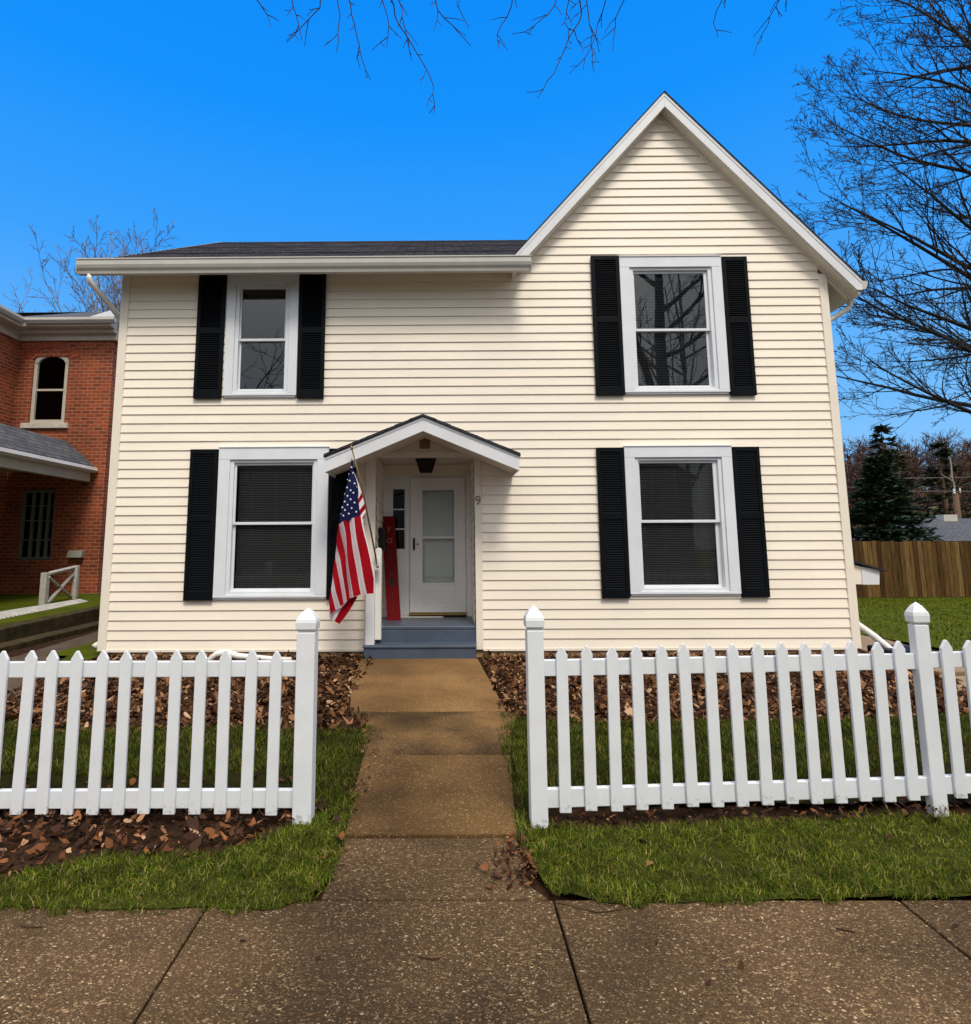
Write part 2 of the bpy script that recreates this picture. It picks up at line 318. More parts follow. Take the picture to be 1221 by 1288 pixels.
M['wood_t'] = island_mat('woodland_twigs', [(0,(.028,.015,.012)),(.4,(.055,.030,.022)),(.75,(.090,.050,.036)),(.93,(.15,.095,.07)),(1,(.26,.20,.16))], .9)
M['hill'] = mat('leafy_hillside', (.085,.045,.028), .95, col2=(.04,.022,.016), scale=.4, spec=.08)
M['board'] = island_mat('stained_fence_board', [(0,(.040,.020,.007)),(.4,(.076,.040,.013)),(.75,(.118,.066,.022)),(1,(.155,.095,.036))], .8, 0, (3,.42,(9,9,.7)))
M['boxm'] = mat('gray_painted_metal', (.40,.39,.36), .5, var=.1, scale=9)
M['pipe'] = mat('white_plastic_pipe', (.74,.72,.69), .4, var=.05, scale=8)
M['poleb'] = mat('utility_pole_wood', (.11,.06,.035), .9, var=.3, scale=5)
M['mast'] = mat('weathered_mast', (.27,.23,.18), .7)
M['wire'] = mat('overhead_wire', (.18,.14,.115), .6)
M['plaque'] = mat('brown_plaque', (.20,.12,.055), .7, var=.3, scale=40)
M['stem'] = mat('dry_stem', (.16,.075,.045), .85)

# ------------------------------------------------------------------ ground height
def g(x, y):
    if y < -5.24: return -.03+.02*(max(y,-7.4)+5.24)
    if y < 0: return -.03+.0217*(y+5.24)
    s = min(max((x-6)/4,0),1)
    return .084-s*.03*min(y,14)
def interp(pl):
    xs = [p[0] for p in pl]; ys = [p[1] for p in pl]
    return lambda x: float(np.interp(x, xs, ys))
def sheet(name, m, x0, x1, lo, hi, off, step=.08, ny=8, jit=0, kind='structure', parent=None, drop=True):
    """ground-hugging sheet between two boundary curves y=lo(x) and y=hi(x), with a skirt into the ground"""
    n = max(2,int((x1-x0)/step)); mb = MB(); V = []
    for i in range(n+1):
        x = x0+(x1-x0)*i/n
        a = lo(x)+random.uniform(-jit,jit); b = hi(x)+random.uniform(-jit,jit)
        for j in range(ny+1):
            y = a+(b-a)*j/ny
            V.append((x,y,g(x,y)+off))
    F = [(i*(ny+1)+j,(i+1)*(ny+1)+j,(i+1)*(ny+1)+j+1,i*(ny+1)+j+1) for i in range(n) for j in range(ny)]
    mb.add(V,F)
    o = mb.build(name, m, parent, recalc=False)
    if kind: o['kind'] = kind
    return o
const = lambda c: (lambda x: c)

# base ground
xs = np.unique(np.concatenate([np.linspace(-160,-12,14), np.linspace(-12,36,97), np.linspace(36,180,14)]))
ys = np.unique(np.concatenate([np.linspace(-120,-9,10), [-7.44,-7.40], np.linspace(-7.4,14,60), np.linspace(14,170,14)]))
V = [(x,y,(g(x,y)-.03) if y>-7.42 else -.22) for y in ys for x in xs]
nx = len(xs)
F = [(j*nx+i,j*nx+i+1,(j+1)*nx+i+1,(j+1)*nx+i) for j in range(len(ys)-1) for i in range(nx-1)]
gr = MB().add(V,F).build('ground', M['soil'], recalc=False); gr['kind'] = 'structure'
rd = MB(); rd.quad((-150,-15.5,-.20),(170,-15.5,-.20),(170,-7.62,-.20),(-150,-7.62,-.20)); o = rd.build('road', M['asphalt'], recalc=False); o['kind'] = 'structure'
kb = MB(); kb.box(-150,170,-7.62,-7.46,-.24,-.075); o = kb.build('kerb', M['sidepath'], bevel=.015); o['kind'] = 'structure'
fl = MB(); fl.quad((-150,-90,-.19),(170,-90,-.19),(170,-15.5,-.19),(-150,-15.5,-.19)); o = fl.build('verge', M['lawnfar'], recalc=False); o['kind'] = 'structure'

# public sidewalk: one sheet object made of slabs with open joints
sw = MB()
joints = [3.47+1.515*k for k in range(-12,18)]
for a,b in zip(joints,joints[1:]):
    zt = lambda x,y: g(x,y)+.004+random.uniform(-.0015,.0015)
    n = 6
    x0,x1 = a+.006,b-.006
    for y0,y1 in ((-7.46,-5.245),):
        p = [(x0+random.uniform(-.002,.002),y0),(x1,y0),(x1+random.uniform(-.002,.002),y1),(x0,y1)]
        top = [(x,y,zt(x,y)) for x,y in p]; bot = [(x,y,g(x,y)-.08) for x,y in p]
        sw.add(bot+top, [(4,5,6,7),(0,1,5,4),(1,2,6,5),(2,3,7,6),(3,0,4,7)])
o = sw.build('sidewalk', M['walk_side'], bevel=.006); o['kind'] = 'structure'
# concrete path to the door
def slab(pts, off, m, name='path'):
    mb = MB(); top = [(x,y,g(x,y)+off) for x,y in pts]; bot = [(x,y,g(x,y)-.08) for x,y in pts]
    n = len(pts); mb.add(bot+top, [tuple(range(n,2*n))]+[(i,(i+1)%n,n+(i+1)%n,n+i) for i in range(n)])
    o = mb.build(name, m, bevel=.008); o['kind'] = 'structure'; return o
slab([(3.955,-5.231),(4.965,-5.231),(4.90,-5.14),(4.885,-4.702),(3.975,-4.702)], .004, M['walk_side'])
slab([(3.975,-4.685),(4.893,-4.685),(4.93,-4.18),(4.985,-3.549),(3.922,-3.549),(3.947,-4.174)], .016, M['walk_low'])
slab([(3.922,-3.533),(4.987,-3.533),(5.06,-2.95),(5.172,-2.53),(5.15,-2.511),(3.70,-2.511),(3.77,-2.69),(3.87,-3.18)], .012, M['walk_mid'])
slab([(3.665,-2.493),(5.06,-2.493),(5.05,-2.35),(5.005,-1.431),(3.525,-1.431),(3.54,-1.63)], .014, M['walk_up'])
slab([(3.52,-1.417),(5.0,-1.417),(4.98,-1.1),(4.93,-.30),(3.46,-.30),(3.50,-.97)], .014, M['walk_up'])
# side path right of the house and drive on the left
slab([(9.9,-1.05),(10.75,-1.05),(11.15,1.2),(11.25,6),(10.25,6),(10.2,.6)], .010, M['sidepath'], 'path')
slab([(7.9,-3.75),(12.5,-3.75),(12.5,-3.05),(8.3,-3.05)], .006, M['soil'], 'bare_earth')
slab([(9.45,-2.25),(13,-2.25),(13,-1.25),(9.9,-1.25)], .010, M['sidepath'], 'path')
slab([(-1.45,-3.6),(-.05,-3.6),(.30,-2.2),(.25,-1.5),(-.45,-.4),(-.72,.8),(-.72,9),(-1.45,9)], .008, M['drive'], 'driveway')

# mulch beds
bedL_lo = interp([(-.1,-2.3),(.4,-2.5),(1.2,-3.05),(2.6,-2.95),(3.3,-2.98),(3.85,-2.95)])
sheet('mulch_bed', M['soil'], .12, 3.72, bedL_lo, lambda x: -.03, -.022, jit=.03, ny=14)
bedR_lo = interp([(4.95,-2.45),(5.2,-2.72),(6.1,-2.82),(7.5,-2.77),(8.9,-2.68),(10,-2.3)])
sheet('mulch_bed', M['soil'], 5.0, 9.9, bedR_lo, lambda x: -.03, -.022, jit=.03, ny=14)
# turf inside the fence
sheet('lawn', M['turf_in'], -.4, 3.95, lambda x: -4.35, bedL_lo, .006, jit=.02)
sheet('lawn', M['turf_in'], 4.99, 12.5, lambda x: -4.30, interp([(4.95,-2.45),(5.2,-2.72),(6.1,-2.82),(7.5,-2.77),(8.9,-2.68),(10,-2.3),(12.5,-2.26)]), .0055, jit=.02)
# turf outside the fence
fl_hi = interp([(.5,-5.12),(2.4,-5.12),(2.6,-4.99),(2.76,-4.90),(3.07,-4.88),(3.32,-4.89),(3.51,-4.74),(3.75,-4.50),(3.85,-4.35),(3.97,-4.2)])
fl_lo = interp([(.5,-5.30),(3.75,-5.31),(3.9,-5.25),(3.97,-5.1)])
sheet('lawn', M['turf'], -3, 3.96, fl_lo, fl_hi, .010, jit=.015)
fr_lo = interp([(4.93,-4.9),(4.98,-5.16),(5.2,-5.26),(5.7,-5.25),(6.3,-5.22),(6.9,-5.21),(12,-5.22)])
fr_hi = interp([(4.93,-4.42),(5.08,-4.58),(5.37,-4.64),(6.0,-4.57),(6.9,-4.50),(7.4,-4.50),(12,-4.3)])
sheet('lawn', M['turf'], 4.91, 13, lambda x: fr_lo(x)-.012, fr_hi, .010, jit=.012)
# back lawn right, lawn strip at left
sheet('lawn', M['lawnfar'], 11.25, 60, lambda x: -.9, lambda x: 11.0, .006, step=.5, ny=24)
sheet('lawn', M['lawnfar'], -.72, .0, lambda x: -.35 if x > -.4 else .0, lambda x: 9, .006, step=.1, ny=12)
sheet('lawn', M['lawnfar'], 8, 60, lambda x: 11.1, lambda x: 40, .004, step=1.5, ny=12)

# ------------------------------------------------------------------ scattering
def blades(name, m, region, dens, h, w, label, spread=.5, zoff=.006):
    x0,x1,lo,hi = region; n = int((x1-x0)*4*dens)
    X = RNG.uniform(x0,x1,n); 
    ylo = np.array([lo(x) for x in np.linspace(x0,x1,200)]); yhi = np.array([hi(x) for x in np.linspace(x0,x1,200)])
    XL = np.linspace(x0,x1,200)
    a = np.interp(X,XL,ylo); b = np.interp(X,XL,yhi)
    Y = a.min()-.02+RNG.uniform(0,1,n)*(b.max()-a.min()+.06)
    keep = (Y>a-.012*RNG.random(n)) & (Y<b+.05*RNG.random(n)**2)
    frac = dens*(x1-x0)*(b.max()-a.min())/n
    keep &= RNG.random(n) < frac
    # patchy density
    pt = np.sin(X*3.1+1.3*np.sin(Y*4.3))*np.sin(Y*5.7+X*1.9)+.6*np.sin(X*11+Y*7)*np.sin(Y*13-X*5)
    keep &= RNG.random(n) < np.clip(.86+.35*pt,.28,1)
    X = X[keep]; Y = Y[keep]; pt = pt[keep]; n = len(X)
    Z = np.array([g(x,y) for x,y in zip(X,Y)])+zoff
    H = h*RNG.uniform(.45,1.25,n)*(1+.22*pt); W = w*RNG.uniform(.6,1.3,n)
    th = RNG.uniform(0,2*np.pi,n); ln = spread*RNG.uniform(.15,1.5,n)
    dx = np.cos(th); dy = np.sin(th); ph = th+np.pi/2+RNG.uniform(-.6,.6,n); px = np.cos(ph); py = np.sin(ph)
    V = np.zeros((n,5,3),np.float32)
    for k,(t,ww) in enumerate(((0,1),(0,-1),(.55,.85),(.55,-.85),(1,0))):
        bend = ln*H*(t**1.7)
        V[:,k,0] = X+dx*bend+px*W*ww*.5; V[:,k,1] = Y+dy*bend+py*W*ww*.5
        V[:,k,2] = Z+H*t*(1-.33*np.clip(ln,0,1.2)*t)
    base = np.arange(n)[:,None]*5
    F = np.concatenate([base+np.array([[0,1,3]]), base+np.array([[0,3,2]]), base+np.array([[2,3,4]])])
    o = np_mesh(name, V.reshape(-1,3), F, m)
    return tag(o, label, 'grass', kind='stuff')
blades('grass', M['grass'], (.6,3.985,lambda x: fl_lo(x)-.018+.018*math.sin(17*x)+.014*math.sin(41*x+1),fl_hi), 18000, .035, .0036, 'dark green grass strip between the leafy fence bed and the sidewalk, left of the path', .95)
blades('grass', M['grass'], (4.90,9.5,lambda x: fr_lo(x)-.024+.018*math.sin(15*x)+.014*math.sin(37*x+2),fr_hi), 18000, .035, .0036, 'bright green grass strip between the right picket fence and the sidewalk', .95)
gl_lo = interp([(-.4,-3.9),(1.5,-3.85),(2.4,-3.95),(3.4,-3.8),(3.6,-4.25),(3.95,-4.35)])
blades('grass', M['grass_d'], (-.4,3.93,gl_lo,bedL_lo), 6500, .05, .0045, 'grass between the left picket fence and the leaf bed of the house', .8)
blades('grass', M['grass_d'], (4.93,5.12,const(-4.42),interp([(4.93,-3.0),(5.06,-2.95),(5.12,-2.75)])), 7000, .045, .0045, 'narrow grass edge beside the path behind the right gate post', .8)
gr_lo = interp([(5,-4.35),(5.3,-4.2),(5.6,-4.05),(6.5,-4.05),(7.4,-3.85),(8.2,-3.7),(10,-3.4)])
gr_hi = interp([(4.95,-2.45),(5.2,-2.72),(6.1,-2.82),(7.5,-2.77),(8.9,-2.68),(10,-2.3)])
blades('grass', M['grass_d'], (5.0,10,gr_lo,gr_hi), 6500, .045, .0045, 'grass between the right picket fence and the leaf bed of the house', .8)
blades('grass', M['grass_far'], (11.2,24,const(-.8),const(10.8)), 900, .05, .012, 'wide green back lawn in front of the wooden fence', .8)

def leaves(name, m, region, dens, size, label, lift=.05, cat='leaves', zoff=.014):
    x0,x1,lo,hi = region; XL = np.linspace(x0,x1,200)
    ylo = np.array([lo(x) for x in XL]); yhi = np.array([hi(x) for x in XL])
    n = int(dens*(x1-x0)*(yhi.max()-ylo.min()))
    X = RNG.uniform(x0,x1,n); a = np.interp(X,XL,ylo); b = np.interp(X,XL,yhi)
    Y = RNG.uniform(ylo.min(),yhi.max(),n); k = (Y>a+RNG.normal(0,.035,n))&(Y<b+RNG.normal(0,.03,n)*(b<-.1))
    X = X[k]; Y = Y[k]; n = len(X)
    Z = np.array([g(x,y) for x,y in zip(X,Y)])+zoff+lift*RNG.random(n)**1.5
    S = size*np.clip(RNG.lognormal(-.24,.45,n),.3,2.1); asp = RNG.uniform(.35,.85,n)
    yaw = RNG.uniform(0,2*np.pi,n); tx = RNG.normal(0,.5,n); ty = RNG.normal(0,.5,n); curl = RNG.uniform(-.5,1.1,n)
    outl = np.array([(-1,0),(-.62,.62),(-.05,1),(.55,.62),(1.05,0),(.55,-.66),(-.1,-.95),(-.66,-.58)])
    V = np.zeros((n,9,3),np.float32)
    for q in range(9):
        if q==8: u = np.zeros(n); v = np.zeros(n)
        else:
            u = outl[q,0]*RNG.uniform(.6,1.25,n); v = outl[q,1]*asp*RNG.uniform(.5,1.3,n)
        z = curl*(v**2)*.9+curl*.4*u**2
        lx = u*np.cos(yaw)-v*np.sin(yaw); ly = u*np.sin(yaw)+v*np.cos(yaw)
        V[:,q,0] = X+S*lx*.5; V[:,q,1] = Y+S*ly*.5; V[:,q,2] = np.maximum(Z+S*.5*(z+lx*tx+ly*ty), Z-.012)
    base = np.arange(n)[:,None]*9
    F = np.concatenate([base+np.array([[8,q,(q+1)%8]]) for q in range(8)])
    o = np_mesh(name, V.reshape(-1,3), F, m)
    return tag(o, label, cat, kind='stuff')
leaves('fallen_leaves', M['leaf'], (.05,3.62,bedL_lo,const(-.03)), 1150, .056, 'brown fallen leaves covering the bed under the left half of the house', .045, zoff=-.018)
leaves('fallen_leaves', M['leaf'], (5.0,10.0,bedR_lo,const(-.03)), 1150, .056, 'brown fallen leaves covering the bed under the right half of the house', .045, zoff=-.018)
leaves('fallen_leaves', M['leaf_dk'], (.6,3.80,fl_hi,interp([(.5,-4.35),(3.3,-4.3),(3.7,-4.3),(3.85,-4.35)])), 900, .046, 'damp brown leaves on the dark soil in front of the left picket fence', .03)
leaves('fallen_leaves', M['leaf_dk'], (5.05,9.5,interp([(5.0,-4.62),(7.4,-4.50),(9.5,-4.40)]),interp([(5.0,-4.42),(7.4,-4.25),(9.5,-4.1)])), 480, .042, 'sparse damp leaves on the dark soil strip under the right picket fence', .02)
leaves('leaf_litter', M['leaf_dk'], (4.66,4.95,interp([(4.66,-5.09),(4.8,-5.15),(4.95,-5.17)]),interp([(4.66,-5.06),(4.75,-5.0),(4.82,-4.72),(4.95,-4.66)])), 2600, .026, 'small heap of dark leaf litter at the corner of path and sidewalk', .03)
leaves('leaf_litter', M['leaf_dk'], (1.2,3.6,interp([(1.2,-4.35),(3.6,-4.3)]),interp([(1.2,-3.85),(2.4,-3.95),(3.6,-3.85)])), 150, .045, 'scattered brown leaves on bare soil just behind the left picket fence', .02)
leaves('leaf_litter', M['leaf_dk'], (3.86,4.02,interp([(3.86,-5.1),(4.02,-5.1)]),interp([(3.86,-2.9),(4.02,-3.0)])), 420, .03, 'thin line of leaf crumbs along the left edge of the path', .015)

leaves('leaf_litter', M['leaf_dk'], (2.2,7.2,const(-5.95),const(-5.3)), 7, .022, 'few small dark leaf scraps lying on the sidewalk slabs', .004, zoff=.010)
leaves('leaf_litter', M['leaf'], (3.66,3.86,interp([(3.66,-2.9),(3.86,-3.0)]),interp([(3.66,-2.45),(3.86,-2.62)])), 700, .05, 'brown leaves gathered at the inner corner of lawn, path and left leaf bed', .02)
leaves('leaf_litter', M['leaf'], (5.2,9,const(-5.15),const(-4.7)), 9, .035, 'single brown leaves caught in the right grass strip', .02, zoff=.03)
leaves('leaf_litter', M['leaf'], (1.6,3.8,const(-5.25),const(-4.95)), 12, .035, 'single brown leaves caught in the left grass strip', .02, zoff=.03)
def crack(pts, w):
    mb = MB(); V = []
    for k,(x,y) in enumerate(pts):
        ww = w*(.5+.5*math.sin(math.pi*(k+.6)/(len(pts)+.2))); V += [(x,y-ww,g(x,y)+.0065),(x,y+ww,g(x,y)+.0065)]
    mb.add(V,[(2*i,2*i+2,2*i+3,2*i+1) for i in range(len(pts)-1)]); o = mb.build('pavement_crack', M['soil'], recalc=False); o['kind'] = 'structure'
crack([(4.985,-5.262),(5.04,-5.285),(5.09,-5.312),(5.15,-5.335),(5.20,-5.330),(5.26,-5.318),(5.33,-5.300)],.0035)
crack([(4.40,-5.60),(4.43,-5.612),(4.46,-5.618),(4.49,-5.606)],.006)
crack([(2.75,-5.42),(2.79,-5.428),(2.84,-5.425)],.006)
crack([(6.10,-5.44),(6.13,-5.452),(6.16,-5.462)],.006)

# ------------------------------------------------------------------ the white house
H = empty('farmhouse', (4.95,0,.08), 'two storey cream sided house with steep front gable, black shutters and small gabled porch', 'house')
SL = 1.115; GX = 7.72; GZ = 7.71                       # gable soffit line
def wall_hi(z): return GX+(GZ-z)/SL
WINS = dict(UL=(1.485,2.495,3.525,5.312), UR=(7.01,8.445,3.535,5.52), LL=(1.468,2.962,.803,2.823), LR=(6.958,8.407,.826,2.808))
HOLES = [(1.485+.10,2.495-.10,3.525+.08,5.312-.10),(7.01+.1,8.445-.1,3.635,5.40),(1.468+.1,2.962-.1,.90,2.70),(6.958+.1,8.407-.1,.92,2.69),(3.60,4.93,.0,2.715)]
def spans(x0,x1,z0,z1,holes):
    iv = [(x0,x1)]
    zm = (z0+z1)/2
    for a,b,c,d in holes:
        if c < zm < d:
            nv = []
            for p,q in iv:
                if b <= p or a >= q: nv.append((p,q)); continue
                if a > p: nv.append((p,a))
                if b < q: nv.append((b,q))
            iv = nv
    return iv
def clapboard(mb, z0, z1, xl, xr, holes, y0=0, e=.1256, axis='x', sgn=-1, lip=.015):
    """courses of siding; xl(z), xr(z) give the ends. Proud of the plane at y0 by lip towards sgn"""
    k = 0; z = z0
    while z < z1-.002:
        t = min(z+e, z1); brk = sorted({z,t} | {v for h in holes for v in (h[2],h[3]) if z < v < t})
        for a,b in zip(brk,brk[1:]):
            pa = .002+lip*(1-(a-z)/e); pb = .002+lip*(1-(b-z)/e)
            for (p,q) in spans(min(xl(a),xl(b)), max(xr(a),xr(b)), a, b, holes):
                def ends(zz, pp, qq):
                    return max(pp,xl(zz)), min(qq,xr(zz))
                (pa0,qa0),(pb0,qb0) = ends(a,p,q), ends(b,p,q)
                if qa0 <= pa0: continue
                if qb0 < pb0: pb0 = qb0 = (pb0+qb0)/2
                P = (lambda x,d,zz: (x,y0+sgn*d,zz)) if axis=='x' else (lambda x,d,zz: (y0+sgn*d,x,zz))
                mb.quad(P(pa0,pa,a),P(qa0,pa,a),P(qb0,pb,b),P(pb0,pb,b))
                if a == z: mb.quad(P(pa0,.0,a),P(qa0,.0,a),P(qa0,pa,a),P(pa0,pa,a))
        z = t
w = MB()
clapboard(w, .16, 5.326, const(.09), lambda z: min(9.81, wall_hi(z)), HOLES)
clapboard(w, 5.326, GZ, lambda z: max(5.60,2*GX-wall_hi(z)), lambda z: min(9.81,wall_hi(z)), [(7.01+.1,8.445-.1,3.635,5.40)])
for k in range(26):                                   # overlaps where two siding panels meet
    z = .16+.1256*2*random.randint(0,20); x = random.choice((.9,2.3,3.2,5.35,5.9,6.45,7.3,8.1,9.0,9.4))+random.uniform(-.12,.12)
    if z > 5.0 and not (2*GX-wall_hi(z+.3) < x < wall_hi(z+.3)-.1): continue
    if any(a-.08 < x < b+.08 and c-.3 < z < d+.1 for a,b,c,d in HOLES) or any(a-.45 < x < b+.45 and c-.3 < z < d+.1 for a,b,c,d in WINS.values()): continue
    for j in (0,1):
        a = z+.1256*j; w.add([(x,-.0185,a),(x+.005,-.0185,a),(x+.005,-.0035,a+.124),(x,-.0035,a+.124),(x,-.0155,a),(x,-.001,a+.125)],[(0,1,2,3),(4,0,3,5)])
wall = w.build('wall', M['siding'], H, recalc=False)
# side and rear walls (flat shells set inside the siding)
sd = MB(); sd.box(.0,.10,.012,9.0,.16,5.30); sd.box(9.80,9.9,.012,9.0,.16,5.25); sd.box(.10,9.8,8.9,9.0,.16,5.25)
sd.prism([(.0,5.30),(.0+.10,5.30),(.10,5.36),(.0,5.36)],'y',.012,9)
sd.build('side_wall', M['siding'], H)
fd = MB(); fd.box(.03,3.50,-.0,.25,-.1,.158); fd.box(4.92,9.87,-.0,.25,-.1,.158); fd.box(9.6,9.87,.25,9,-.3,.158); fd.box(.03,.3,.25,9,-.1,.158)
fd.build('foundation', M['found'], H)
for x0,x1,zt in ((-.022,.092,5.318),(9.808,9.922,5.258)):
    c = MB(); c.box(x0,x1,-.028,.02,.145,zt); 
    if x0 < 0: c.box(-.022,.006,.02,.10,.145,zt)
    else: c.box(9.894,9.922,.02,.10,.145,zt)
    c.build('corner_trim', M['cream'], H, bevel=.005)
st = MB(); st.box(.09,3.47,-.024,-.001,.132,.162); st.box(5.02,9.81,-.024,-.001,.132,.162); st.build('starter_strip', M['cream'], H)

# --- roofs
def roof_face(mb, a, b, c, d):               # a->b along eave, d,c ridge ; uv in metres
    a,b,c,d = map(Vector,(a,b,c,d)); u = (b-a).normalized(); vv = (d-a); vv = (vv-u*vv.dot(u)); s = vv.length; vv = vv/s
    f = lambda p: ((p-a).dot(u),(p-a).dot(vv))
    mb.quad(a,b,c,d,uv=[f(a),f(b),f(c),f(d)])
rf = MB()
ey,ez,ry,rz = -.37,5.345,4.4,8.11
roof_face(rf,(-.36,ey,ez),(5.62,ey,ez),(7.45,ry,rz),(-.36,ry,rz))
roof_face(rf,(7.6,9.2,ez),(-.36,9.2,ez),(-.36,ry,rz),(7.6,ry,rz))
# overlapping shingle butts give the surface real steps
rf2 = MB()
n = 36
for i in range(n):
    t0 = i/n; t1 = (i+1.25)/n
    y0 = ey+(ry-ey)*t0; y1 = ey+(ry-ey)*min(t1,1); z0 = ez+(rz-ez)*t0; z1 = ez+(rz-ez)*min(t1,1)
    xe = 5.62+(7.45-5.62)*t0
    d = (ry-ey)/math.cos(math.atan2(rz-ez,ry-ey))
    a,b,c,e = (-.37,y0-.004,z0+.014),(xe,y0-.004,z0+.014),(xe,y1,z1+.003),(-.37,y1,z1+.003)
    rf2.quad(a,b,c,e,uv=[(0,t0*d),(xe+.37,t0*d),(xe+.37,t1*d),(0,t1*d)])
    rf2.quad((-.37,y0-.004,z0+.001),(xe,y0-.004,z0+.001),b,a,uv=[(0,t0*d),(xe,t0*d),(xe,t0*d+.01),(0,t0*d+.01)])
rf.v += []; 
base = len(rf.v); 
for fi,f in enumerate(rf2.f):
    rf.f.append(tuple(i+base for i in f)); rf.mi.append(0)
    rf.uv[len(rf.f)-1] = rf2.uv[fi]
rf.v += rf2.v
roof = rf.build('roof', M['shing'], H)
und = MB(); und.prism([(ey,ez-.012),(ry,rz-.012),(9.2,ez-.012),(9.2,ez-.10),(ry,rz-.15),(ey,ez-.10)],'x',-.345,5.6); und.build('roof_deck', M['soffit'], roof)
rk = MB(); rk.prism([(-.36,5.36),(ry,rz+.015),(9.2,5.36),(9.2,5.18),(ry,rz-.16),(-.36,5.19)],'x',-.362,-.346); rk.build('bargeboard', M['barge'], H)
sf = MB(); sf.box(-.345,5.62,-.36,-.002,5.318,5.332); sf.box(-.345,5.62,-.375,-.36,5.19,5.345); sf.build('soffit', M['soffit'], H)
fz = MB(); fz.box(.092,5.60,-.032,-.019,5.262,5.317)
gt = MB(); prof = [(-.376,5.342),(-.376,5.145),(-.438,5.145),(-.447,5.182),(-.470,5.215),(-.484,5.255),(-.484,5.322),(-.494,5.326),(-.494,5.342),(-.474,5.342),(-.474,5.27),(-.44,5.21),(-.43,5.16),(-.386,5.16),(-.386,5.342)]
gt.prism(prof,'x',-.40,5.70); gt.prism([(-.484,5.145),(-.376,5.145),(-.376,5.34),(-.484,5.34)],'x',-.404,-.400); gt.prism([(-.484,5.145),(-.376,5.145),(-.376,5.34),(-.484,5.34)],'x',5.70,5.704)
gt.build('gutter', M['gutter'], H)
gbk = MB(); gbk.box(5.60,5.63,-.37,-.02,5.30,5.33); gbk.build('soffit_end', M['soffit'], H)
# front gable roof
AZ = 7.955
def rk_top(x): return AZ-SL*abs(x-GX)
gl = MB()
for s,xe in ((-1,5.47),(1,10.29)):
    ze = rk_top(xe)
    if s>0: roof_face(gl,(xe,-.225,ze),(xe,9.2,ze),(GX,9.2,AZ),(GX,-.225,AZ))
    else: roof_face(gl,(xe,9.2,ze),(xe,-.225,ze),(GX,-.225,AZ),(GX,9.2,AZ))
    t = .012
    f = [(xe,-.225,ze),(GX,-.225,AZ),(GX,-.225,AZ-t),(xe,-.225,ze-t)]
    gl.quad(*f,uv=[(0,0),(3,0),(3,.02),(0,.02)])
    gl.quad((xe,-.225,ze),(xe,9.2,ze),(xe,9.2,ze-t),(xe,-.225,ze-t),uv=[(0,0),(3,0),(3,.02),(0,.02)])
    gl.quad((xe,-.225,ze-t),(GX,-.225,AZ-t),(GX,-.195,AZ-t),(xe,-.195,ze-t),uv=[(0,0),(3,0),(3,.02),(0,.02)])
gable_roof = gl.build('roof', M['shing'], H)
for s,xe in ((-1,5.47),(1,10.275)):
    b = MB(); ze = rk_top(xe)
    if s>0: pl = [(GX,AZ-.016),(xe,ze-.016),(xe,ze-.165),(xe-.07,ze-.165),(GX,AZ-.235)]
    else: pl = [(GX-.001,AZ-.016),(xe,ze-.016),(xe,ze-.235),(GX-.001,AZ-.235)]
    b.prism(pl,'y',-.205,-.18)
    # raised upper lip
    if s>0: b.prism([(GX,AZ-.0165),(xe,ze-.0165),(xe,ze-.075),(GX,AZ-.075)],'y',-.211,-.2055)
    else: b.prism([(GX-.001,AZ-.0165),(xe,ze-.0165),(xe,ze-.075),(GX-.001,AZ-.075)],'y',-.211,-.2055)
    b.build('bargeboard', M['barge'], H)
    so = MB(); zz = GZ+.012
    so.prism([(GX,zz+.20),(xe-s*.02,zz+.20-SL*abs(xe-GX)),(xe-s*.02,zz-SL*abs(xe-GX)+.0),(GX,zz)],'y',-.179,9.1)
    # grooves of the aluminium panels: thin raised ribs
    L_ = abs(xe-GX); k = .15
    while k < L_-.1:
        x = GX+s*k; z = GZ+.010-SL*k
        so.prism([(x-.004,z+.006*SL),(x+.004,z-.006*SL*0),(x+.004,z-.004),(x-.004,z-.004+.008*SL*(s>0)*0)],'y',-.178,-.012)
        k += .16
    so.build('soffit', M['soffit'], H)
    j = MB()           # J channel along the top of the gable siding
    j.prism([(GX,GZ+.006),(xe,GZ+.006-SL*abs(xe-GX)),(xe,GZ-.030-SL*abs(xe-GX)),(GX,GZ-.036)],'y',-.028,-.004)
    if s>0: j.prism([(9.93,5.235),(10.20,4.935),(10.20,4.885),(9.93,5.18)],'y',.0,.03)
    j.build('rake_trim', M['cream'], H)
ge = MB(); ge.prism([(10.276,5.085),(10.276,4.96),(10.34,4.96),(10.375,5.01),(10.385,5.085)],'y',-.17,9.1); ge.build('gutter', M['gutter'], H, bevel=.006)
# downspouts
d = MB(); d.tube([(-.255,-.40,5.15),(-.255,-.40,5.09),(-.24,-.37,5.04),(-.15,-.16,4.88),(-.07,.06,4.72),(-.06,.12,4.66),(-.06,.14,4.5),(-.06,.14,.28),(-.075,.10,.22),(-.10,.04,.19)],[.040]*10,10); d.build('downspout', M['pipe'], H, smooth=True)
d = MB(); d.tube([(10.31,.12,4.98),(10.31,.12,4.86),(10.28,.12,4.80),(10.05,.12,4.66),(9.98,.12,4.62),(9.965,.12,4.52),(9.965,.12,.52),(9.98,.10,.44),(10.12,.02,.30),(10.26,-.06,.14),(10.32,-.1,.10)],[.038]*8+[.043]*3,10); d.build('downspout', M['pipe'], H, smooth=True)
